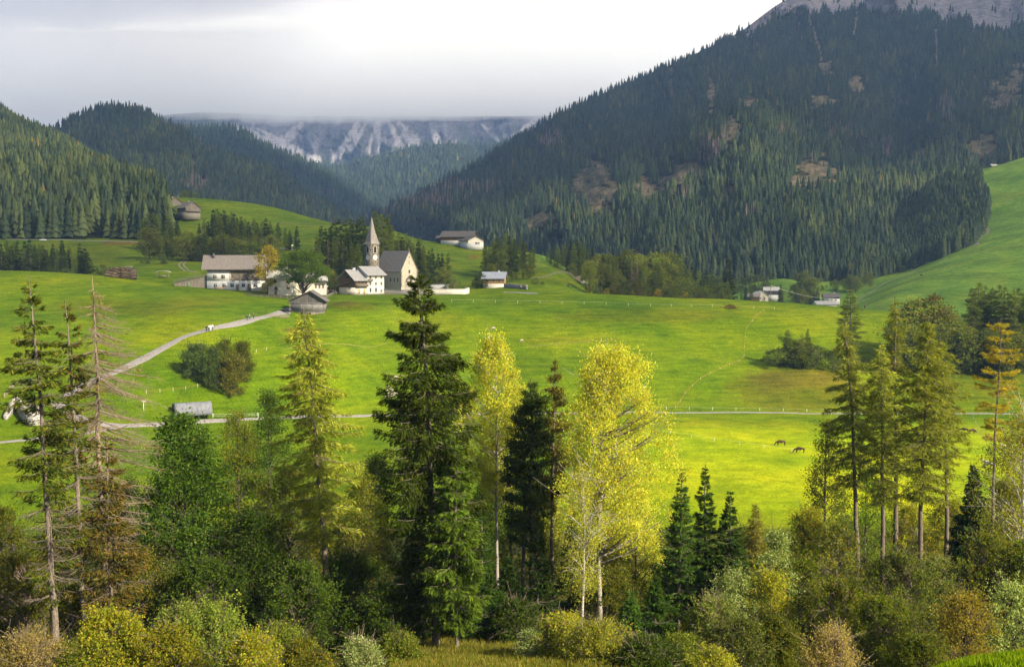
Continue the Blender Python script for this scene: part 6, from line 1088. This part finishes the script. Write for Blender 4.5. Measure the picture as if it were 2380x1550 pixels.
TARP = mat('grey_tarpaulin', (.17, .175, .20), .8, 1.5, rgb2=(.11, .115, .13), bump=.5, spec=.3); tunnel('cover', 2.1, 3.0, -4.2, 4.4, TARP, tt)
T = Tubes(); T.add([(-4.25, 2.08*math.cos(a), 3.0*math.sin(a)) for a in np.linspace(0, math.pi, 13)], [.13]*13, 6); T.add([(-4.6, -2.0, .6), (-4.6, 2.0, .6)], [.05, .05], 4); T.add([(-4.6, -2.0, 1.0), (-4.6, 2.0, 1.0)], [.05, .05], 4); obj('hoop', T.mesh('hoop', METAL), tt); V = [(4.38, 2.0*math.cos(a), 2.85*math.sin(a)) for a in np.linspace(0, math.pi, 13)]; me = bpy.data.meshes.new('end_sheet'); me.from_pydata(V, [], [tuple(range(13))]); me.materials.append(DARKIN); obj('end_sheet', me, tt)
sw = wall_run('curved white stone retaining wall with timber railing at the far left', [(12, 0), (38, 0), (52, 0), (70, 0), (90, 0), (96, 0)], [1.0, 2.8, 3.0, 3.1, 3.2, 2.6], .9, WALLST, D=[250, 257, 252, 247, 248, 256], name='retaining_wall')
fence('timber railing on top of the curved white stone wall', [(10, 925), (22, 912), (36, 896), (60, 896), (90, 893)], 1.3, 1.9, (.4, .8, 1.2), WOODG, .09, rh=.08)
# --- sign, lamp posts, cable pole
def post_sign(label, u, D, h, name='sign_post', plate=(.9, .35), m=WHITEP, cat='sign'):
    x, y, z = at(u, D); r = empty(name, (x, y, z), R(10)); tag(r, label, cat); boxes('post', [(-.06, .06, -.06, .06, -.4, h)], m, r)
    if plate: boxes('plate', [(-plate[0]/2, plate[0]/2, -.10, -.061, h-plate[1], h)], WHITEP, r)
    return r
post_sign('white signpost beside the lower road left of the tunnel tent', 334, 257, 2.6, plate=(1.0, .5)); post_sign('small white sign by the barrier near the chalet fence', 760, 436, 3.4); post_sign('street sign post behind the barn beside the upper road', 679, 590, 4.5, plate=(1.2, .6)); post_sign('white sign at the bend of the upper road', 706, 560, 3.0, plate=(2.2, .5))
x, y, z = at(1791, 470); pl = empty('utility_pole', (x, y, z)); tag(pl, 'wooden utility pole standing on the meadow crest before the valley houses', 'pole'); T = Tubes(); T.add([(0, 0, -.5), (0, 0, 7.0)], [.14, .10], 7); obj('pole', T.mesh('pole', WOODL), pl)
x1, y1, z1 = at(1940, 880); T = Tubes(); q = np.linspace(0, 1, 16)[:, None]; A = np.array([0, 0, 6.9]); B = np.array([x1-x, y1-y, z1-z+8]); T.add(A*(1-q)+B*q-np.array([0, 0, 9.0])*(q*(1-q)), np.full(16, .05), 4); obj('cable', T.mesh('cable', WHITEP), pl)
# --- cars
PAINT = {k: mat('car_paint_'+k, c, .25, spec=.6) for k, c in (('black', (.015, .016, .02)), ('white', (.75, .75, .75)), ('silver', (.45, .47, .5)))}; TYRE = mat('tyre', (.02, .02, .02), .8); RIM = mat('rim', (.5, .5, .52), .3, metal=.8); LAMPG = mat('lamp_glass', (.7, .7, .7), .1); REDG = mat('red_lamp', (.4, .02, .02), .2)
def car(label, x, y, z, rz, paint):
    r = empty('parked_car', (x, y, z), rz); tag(r, label, 'car')
    secs = [(-2.1, .55, .80, .70), (-1.95, .32, .95, .82), (-1.2, .28, 1.0, .86), (-.2, .28, 1.0, .88), (1.0, .28, .98, .88), (1.8, .30, .92, .84), (2.1, .45, .78, .72)]
    def loft(name, S, m):
        V = []; F = []
        for (x_, z0, z1, hw) in S: V += [(x_, -hw*.92, z0), (x_, -hw, (z0+z1)/2), (x_, -hw*.90, z1), (x_, hw*.90, z1), (x_, hw, (z0+z1)/2), (x_, hw*.92, z0)]
        for j in range(len(S)-1):
            for i in range(6): a = j*6+i; b = j*6+(i+1) % 6; F.append((a, b, b+6, a+6))
        F.append(tuple(range(6))[::-1]); F.append(tuple(range(len(V)-6, len(V)))); me = bpy.data.meshes.new(name); me.from_pydata(V, [], F); me.materials.append(m); me.update(); return obj(name, me, r)
    loft('body', secs, PAINT[paint]); loft('glasshouse', [(-1.75, .94, .98, .78), (-1.35, .95, 1.38, .70), (-.2, .95, 1.45, .70), (.55, .95, 1.38, .69), (1.25, .94, .97, .76)], GLASS); loft('roof_panel', [(-1.4, 1.375, 1.42, .68), (-.2, 1.44, 1.49, .68), (.5, 1.375, 1.42, .67)], PAINT[paint])
    for sx in (-1.3, 1.3):
        for sy in (-.82, .82): T = Tubes(); T.add([(sx, sy-.1, .32), (sx, sy+.1, .32)], [.32, .32], 14); w_ = obj('wheel', T.mesh('tyre', TYRE), r); T = Tubes(); T.add([(sx, sy-.115, .32), (sx, sy+.115, .32)], [.19, .19], 10); obj('rim', T.mesh('rim', RIM), w_)
    for sy in (-.55, .55): boxes('headlight', [(2.05, 2.13, sy-.16, sy+.16, .62, .74)], LAMPG, r); boxes('tail_light', [(-2.13, -2.05, sy-.16, sy+.16, .68, .80)], REDG, r)
    return r
x, y, z = at(664, 357); car('black hatchback parked on the road against the old hut', x, y, z+.1, R(160), 'black')
x, y, z = at(100, 690); car('white car driving along the distant road at the upper left', x, y, z+.1, R(178), 'white')
x, y, z = hit(2246, 572, 900, 1600); car('white car at the left side of the forest track above the steep meadow', x, y, z+.2, R(20), 'white'); x, y, z = hit(2271, 568, 900, 1600); car('silver car by the bend of the forest track above the steep meadow', x, y, z+.2, R(60), 'silver')
# --- people, cattle, sheep (bodies grown as one surface over a skeleton)
def zmat(name, stops, rough=.9):
    m = bpy.data.materials.new(name); m.use_nodes = True; t = m.node_tree; b = t.nodes['Principled BSDF']; b.inputs['Roughness'].default_value = rough; b.inputs['Specular IOR Level'].default_value = .1
    c = nd(t, 'ShaderNodeTexCoord'); s = nd(t, 'ShaderNodeSeparateXYZ'); t.links.new(c.outputs['Object'], s.inputs[0]); r = ramp(t, mth(t, 'DIVIDE', s.outputs[2], 1.8), stops, 'CONSTANT'); t.links.new(r.outputs[0], b.inputs['Base Color']); return m
def skin_body(name, verts, edges, radii, m, root, parent=None, sub=1):
    me = bpy.data.meshes.new(name); me.from_pydata(verts, edges, []); me.materials.append(m); o = obj(name, me, parent); md = o.modifiers.new('skin', 'SKIN'); md.use_smooth_shade = True
    for i, rr in enumerate(radii): me.skin_vertices[0].data[i].radius = (rr, rr) if np.isscalar(rr) else rr
    me.skin_vertices[0].data[root].use_root = True; s = o.modifiers.new('sub', 'SUBSURF'); s.levels = sub; s.render_levels = sub; return o
SKIN = (.45, .28, .2); HAIR = (.05, .035, .025)
def person(label, u, v, rz, legs, top, hair=HAIR, stride=.25, D=None, arm=0, D0=150):
    x, y, z = at(u, D) if D else hit(u, v, D0, 1200); m = zmat('clothing', [(0, (.05, .05, .05)), (.04, legs), (.52, top), (.835, SKIN), (.93, hair)])
    s = stride; V = [(0, 0, .93), (0, 0, 1.15), (0, 0, 1.38), (0, 0, 1.50), (0, .02, 1.60), (0, .02, 1.72), (.09, s*.1, .88), (.10, s*.45, .50), (.10, s*.7-.05, .08), (.10, s*.7+.12, .04), (-.09, -s*.1, .88), (-.10, -s*.2+.05, .50), (-.10, -s*.9, .10), (-.10, -s*.9+.14, .04),
       (.19, 0, 1.40), (.25, -s*.3, 1.14), (.24, -s*.3+.12, .90+arm), (-.19, 0, 1.40), (-.25, s*.3, 1.14), (-.24, s*.4+.10, .90+arm*.5), (.24, -s*.3+.16, .83+arm), (-.24, s*.4+.14, .83+arm*.5)]
    E = [(0, 1), (1, 2), (2, 3), (3, 4), (4, 5), (0, 6), (6, 7), (7, 8), (8, 9), (0, 10), (10, 11), (11, 12), (12, 13), (2, 14), (14, 15), (15, 16), (2, 17), (17, 18), (18, 19), (16, 20), (19, 21)]
    Rr = [.14, .14, .16, .06, .10, .085, .095, .065, .05, .045, .095, .065, .05, .045, .06, .048, .04, .06, .048, .04, .04, .04]
    o = skin_body('person', V, E, Rr, m, 0); o.location = (x, y, z+.1); o.rotation_euler = (0, 0, rz); tag(o, label, 'person'); return o
WT = (.70, .68, .64); NV = (.03, .04, .08); BK = (.03, .03, .03); GR = (.25, .25, .26)
person('walker in black jacket and dark trousers, leftmost of the four on the road', 480, 771, R(30), BK, BK, hair=(.12, .07, .04)); person('walker in white jacket and blue trousers beside the one in black on the road', 485.5, 770, R(-20), NV, WT); person('walker dressed wholly in white among the four on the road', 489.5, 769.5, R(10), WT, WT); person('walker in pale top and dark trousers, rightmost of the four on the road', 494, 768.5, R(60), NV, (.6, .55, .5))
person('walker in navy clothes, leftmost of the three higher on the road', 574.5, 746, R(20), NV, NV); person('walker with grey top and backpack in the middle of the three higher on the road', 580, 744.5, R(-10), NV, GR); person('walker in olive jacket, rightmost of the three higher on the road', 590, 741.5, R(30), (.04, .05, .07), (.10, .09, .05))
for (u, D, lab, l_, t_) in [(763, 438, 'visitor in a brown jacket by the fence gate near the chalet', BK, (.3, .14, .06)), (768, 440, 'visitor in dark clothes beside the brown-jacketed one near the chalet', BK, NV), (774, 441, 'visitor in white top near the chalet fence', NV, WT), (779, 437, 'visitor in blue jacket just right of the white-topped one', BK, (.08, .12, .3)), (1211, 462, 'walker in yellow jacket on the driveway of the honey-coloured chalet', BK, (.6, .45, .05))]: person(lab, u, 0, R(40), l_, t_, D=D)
person('small dark walker on the meadow crest left of the utility pole cable', 1812, 0, 0, BK, BK, D=463); person('walker in dark blue alone on the meadow crest below the black and white house', 1872, 0, 0, NV, NV, D=463); person('walker in dark red by the crest right of the dark conifer', 2010, 0, 0, BK, (.15, .04, .03), D=463)
def animal(kind, label, u, v, rz, sc, col, col2, head=None, D0=150, graze=True, lying=False):
    x, y, z = hit(u, v, D0, 1200); m = mat(kind+'_coat', col, .95, 1.6 if kind == 'cow' else 4, rgb2=col2, bump=.3)
    lz = .0 if not lying else -.62; hz = .32 if graze else 1.45; L_ = lambda h: max(.08, h+lz)
    V = [(-.85, 0, 1.22+lz), (-.35, 0, 1.12+lz), (.25, 0, 1.12+lz), (.75, 0, 1.20+lz), (1.15, 0, (1.0 if graze else 1.42)+lz), (1.40, 0, (.60 if graze else 1.55)+lz), (1.62, 0, (hz if graze else 1.42)+lz*.6), (1.78, 0, (hz-.17 if graze else 1.30)+lz*.6)]
    E = [(i, i+1) for i in range(7)]; Rr = [(.26, .30), (.36, .36), (.38, .38), (.29, .33), .20, .155, .12, .075]
    for sx, kx in ((-.85, -.1), (.72, .06)):
        for sy in (-1, 1):
            b = 0 if sx < 0 else 3; n = len(V); V += [(sx, sy*.22, L_(.85)), (sx+kx, sy*.22, L_(.48)), (sx-.01, sy*.21, .08)]; E += [(b, n), (n, n+1), (n+1, n+2)]; Rr += [.15, .075, .06]
    n = len(V); V += [(-1.12, 0, 1.15+lz), (-1.16, 0, .60+lz*.5)]; E += [(0, n), (n, n+1)]; Rr += [.04, .035]
    if kind == 'sheep': Rr = [tuple(q*1.18 for q in r_) if not np.isscalar(r_) else r_*(1.15 if i in (4,) else 1) for i, r_ in enumerate(Rr)]
    root = empty(kind, (x, y, z), rz); root.scale = (sc,)*3; tag(root, label, kind, kind+('s grazing on the meadow' if kind == 'cow' else ' grazing on the hillside')); bo = skin_body('body', V, E, Rr, m, 2, root)
    hx, hz2 = V[6][0], V[6][2]; T = Tubes()
    for sy in (-1, 1): T.add([(hx-.12, sy*.08, hz2+.12), (hx-.20, sy*.26, hz2+.14)], [.05, .02], 5)
    obj('ear', T.mesh('ear', m), root)
    if kind == 'cow':
        T = Tubes(); [T.add([(hx-.15, sy*.07, hz2+.17), (hx-.16, sy*.20, hz2+.24), (hx-.08, sy*.24, hz2+.36)], [.035, .028, .01], 5) for sy in (-1, 1)]; obj('horn', T.mesh('horn', IVORY), root)
        skin_body('face_blaze', [(hx-.02, 0, hz2+.04), V[7]], [(0, 1)], [.118, .088], WHITE, 0, root)
    return root
CB, CB2 = (.085, .045, .022), (.05, .028, .015); WH, WH2 = (.66, .60, .52), (.48, .42, .35); CR, CR2 = (.46, .41, .32), (.36, .31, .24)
animal('cow', 'brown cow with pale face, upper one of the grazing pair on the bright meadow', 1815, 1036, R(180), 1.05, CB, CB2); animal('cow', 'dark brown cow grazing on the bright meadow, lower one of the pair', 1859, 1053, R(176), 1.05, (.06, .035, .02), (.035, .02, .012))
animal('cow', 'brown cow near the road, left one of two beside the golden-tiered larch', 2241, 1006, R(150), 1.0, CB, CB2); animal('cow', 'brown cow near the road, right one of two beside the golden-tiered larch', 2259, 1008, R(20), .95, CB, CB2); animal('cow', 'brown and white cow lying near the right edge of the meadow', 2340, 1042, R(170), 1.0, CB, WH, graze=False, lying=True); animal('cow', 'white cow standing at the right edge of the meadow', 2297, 1088, R(120), 1.1, WH, WH2, graze=False); animal('cow', 'tiny brown cow on the steep far meadow near the hay hut', 2142, 642, R(170), 1.0, CB, CB2, D0=700)
SHP = [(1147, 766, 0, 'lone sheep uppermost on the hillside right of the tallest spruce'), (1135, 789, 1, 'sheep, left one of the close trio below the uppermost sheep'), (1142, 786, 0, 'sheep, upper right of the close trio on the hillside'), (1144, 793, 1, 'sheep, lowest of the close trio on the hillside'), (1212, 795, 1, 'single sheep farther right on the hillside'), (921, 881, 0, 'sheep by itself above the flock left of the tallest spruce'),
       (903, 903, 1, 'topmost sheep of the flock behind the tallest spruce'), (909, 910, 0, 'sheep second from the top of the flock behind the tallest spruce'), (897, 912, 0, 'leftmost sheep of the flock behind the tallest spruce'), (914, 916, 1, 'sheep in the middle of the flock behind the tallest spruce'), (906, 919, 1, 'sheep in the lower left of the flock behind the tallest spruce'), (920, 920, 0, 'rightmost sheep of the flock behind the tallest spruce'), (912, 924, 0, 'sheep near the bottom of the flock behind the tallest spruce'), (900, 925, 1, 'lowest sheep of the flock behind the tallest spruce')]
for i, (u, v, f, lab) in enumerate(SHP): animal('sheep', lab, u, v, R(180-170*f+rng.uniform(-35, 35)), .62, CR, CR2)
# heap of brush on the crest, small humps of soil
x, y, z = hit(1697, 718, 300, 700); bh = plant('brush_heap', 'brown heap of cut branches on the meadow crest', 'brush heap', broadleaf(77, H=1.6, Rm=2.9, ncl=34, per=30, leaf=.3, cl_r=.6, crown=(0, 1), cols=[(.16, .10, .05), (.22, .15, .08), (.10, .09, .04)], stems=5, limb=.8), (x, y, z-.2), parts=('sticks', 'twigs'))
# --- the big ash of the village
loc, Hh = size_for(705, None, 581, 412)
plant('ash_tree', 'big round green ash tree in front of the white house in the village', 'ash', broadleaf(91, H=Hh, Rm=8.6, ncl=300, per=85, leaf=.38, cl_r=1.2, cols=[(.055, .10, .014), (.08, .13, .02), (.11, .16, .028)], crown=(.36, 1), prof=[(0, .55), (.2, .95), (.5, 1.05), (.75, .85), (.92, .5), (1, .2)], inner=.4, limb=.4, trunk_r=.42, bark=B_DRK), loc)
# ------------------------------------------------------------------ air
def box_mesh(name, lo, hi, m):
    x0, y0, z0 = lo; x1, y1, z1 = hi
    V = [(x0, y0, z0), (x1, y0, z0), (x1, y1, z0), (x0, y1, z0), (x0, y0, z1), (x1, y0, z1), (x1, y1, z1), (x0, y1, z1)]
    return mesh_np(name, V, np.array([(0, 3, 2, 1), (4, 5, 6, 7), (0, 1, 5, 4), (1, 2, 6, 5), (2, 3, 7, 6), (3, 0, 4, 7)]), (m,))
def vol_mat(name, rgb, dens, aniso=0.0):
    m = bpy.data.materials.new(name); m.use_nodes = True; t = m.node_tree
    for n in list(t.nodes): t.nodes.remove(n)
    v = nd(t, 'ShaderNodeVolumePrincipled'); v.inputs['Color'].default_value = (*rgb, 1); v.inputs['Density'].default_value = dens; v.inputs['Anisotropy'].default_value = aniso
    o = nd(t, 'ShaderNodeOutputMaterial'); t.links.new(v.outputs[0], o.inputs['Volume']); return m
haze = obj('haze', box_mesh('haze', (-9000, -120, -64), (9000, 27000, 1120), vol_mat('haze_air', (0.36, 0.56, 1.0), 0.000066))); tag(haze, kind='stuff')
def cloud_bank(name, x0, x1, y0, y1, zb, zt, dens, rgb, seed, nx=60, ny=36, amp=60, emit=0.0):
    xs = np.linspace(x0, x1, nx); ys = np.linspace(y0, y1, ny); Y, X = np.meshgrid(ys, xs, indexing='ij')
    ex = np.minimum(np.minimum((X-x0)/(0.12*(x1-x0)), (x1-X)/(0.12*(x1-x0))), np.minimum((Y-y0)/(0.25*(y1-y0)), (y1-Y)/(0.25*(y1-y0)))); ex = np.clip(ex, 0, 1); ex = ex*ex*(3-2*ex)
    mid = zb+(zt-zb)*0.45
    B = mid-(mid-zb)*ex-amp*ex*fbm(X/700+seed, Y/500, 4); T = mid+(zt-mid)*ex+1.5*amp*ex*fbm(X/600, Y/500+seed, 4)+1
    n = nx*ny; V = np.concatenate([np.stack([X.ravel(), Y.ravel(), B.ravel()], 1), np.stack([X.ravel(), Y.ravel(), T.ravel()], 1)])
    gf = grid_faces(ny, nx); i = np.arange(n).reshape(ny, nx)
    rim = np.concatenate([i[0, :], i[1:, -1], i[-1, :-1][::-1], i[1:-1, 0][::-1]]); nxt = np.roll(rim, -1)
    side = np.stack([rim, nxt, nxt+n, rim+n], 1)
    m = vol_mat(name, rgb, dens, 0.3)
    o = obj('cloud', mesh_np('cloud', V, [gf[:, ::-1], gf+n, side], (m,))); tag(o, kind='structure'); return o
cloud_bank('cloud_bank', -6500, 3800, 5500, 8600, 800, 1520, 0.0021, (1, 1, 1), 3, amp=70)
cloud_bank('cloud_bank', -6500, -500, 4200, 6000, 1180, 1600, 0.003, (0.94, 0.95, 0.985), 17, amp=90)
cloud_bank('added_shade_cloud', 500, 3400, -900, 500, 1150, 1400, 0.0020, (0.998, 0.998, 0.998), 21)  # unseen cloud added out of frame to thin the sunlight on the village hill
cloud_bank('added_shade_cloud', -300, 4200, -100, 3300, 1402, 1650, 0.0045, (0.998, 0.998, 0.998), 9)  # unseen cloud added above the frame to put the forested mountains in shade
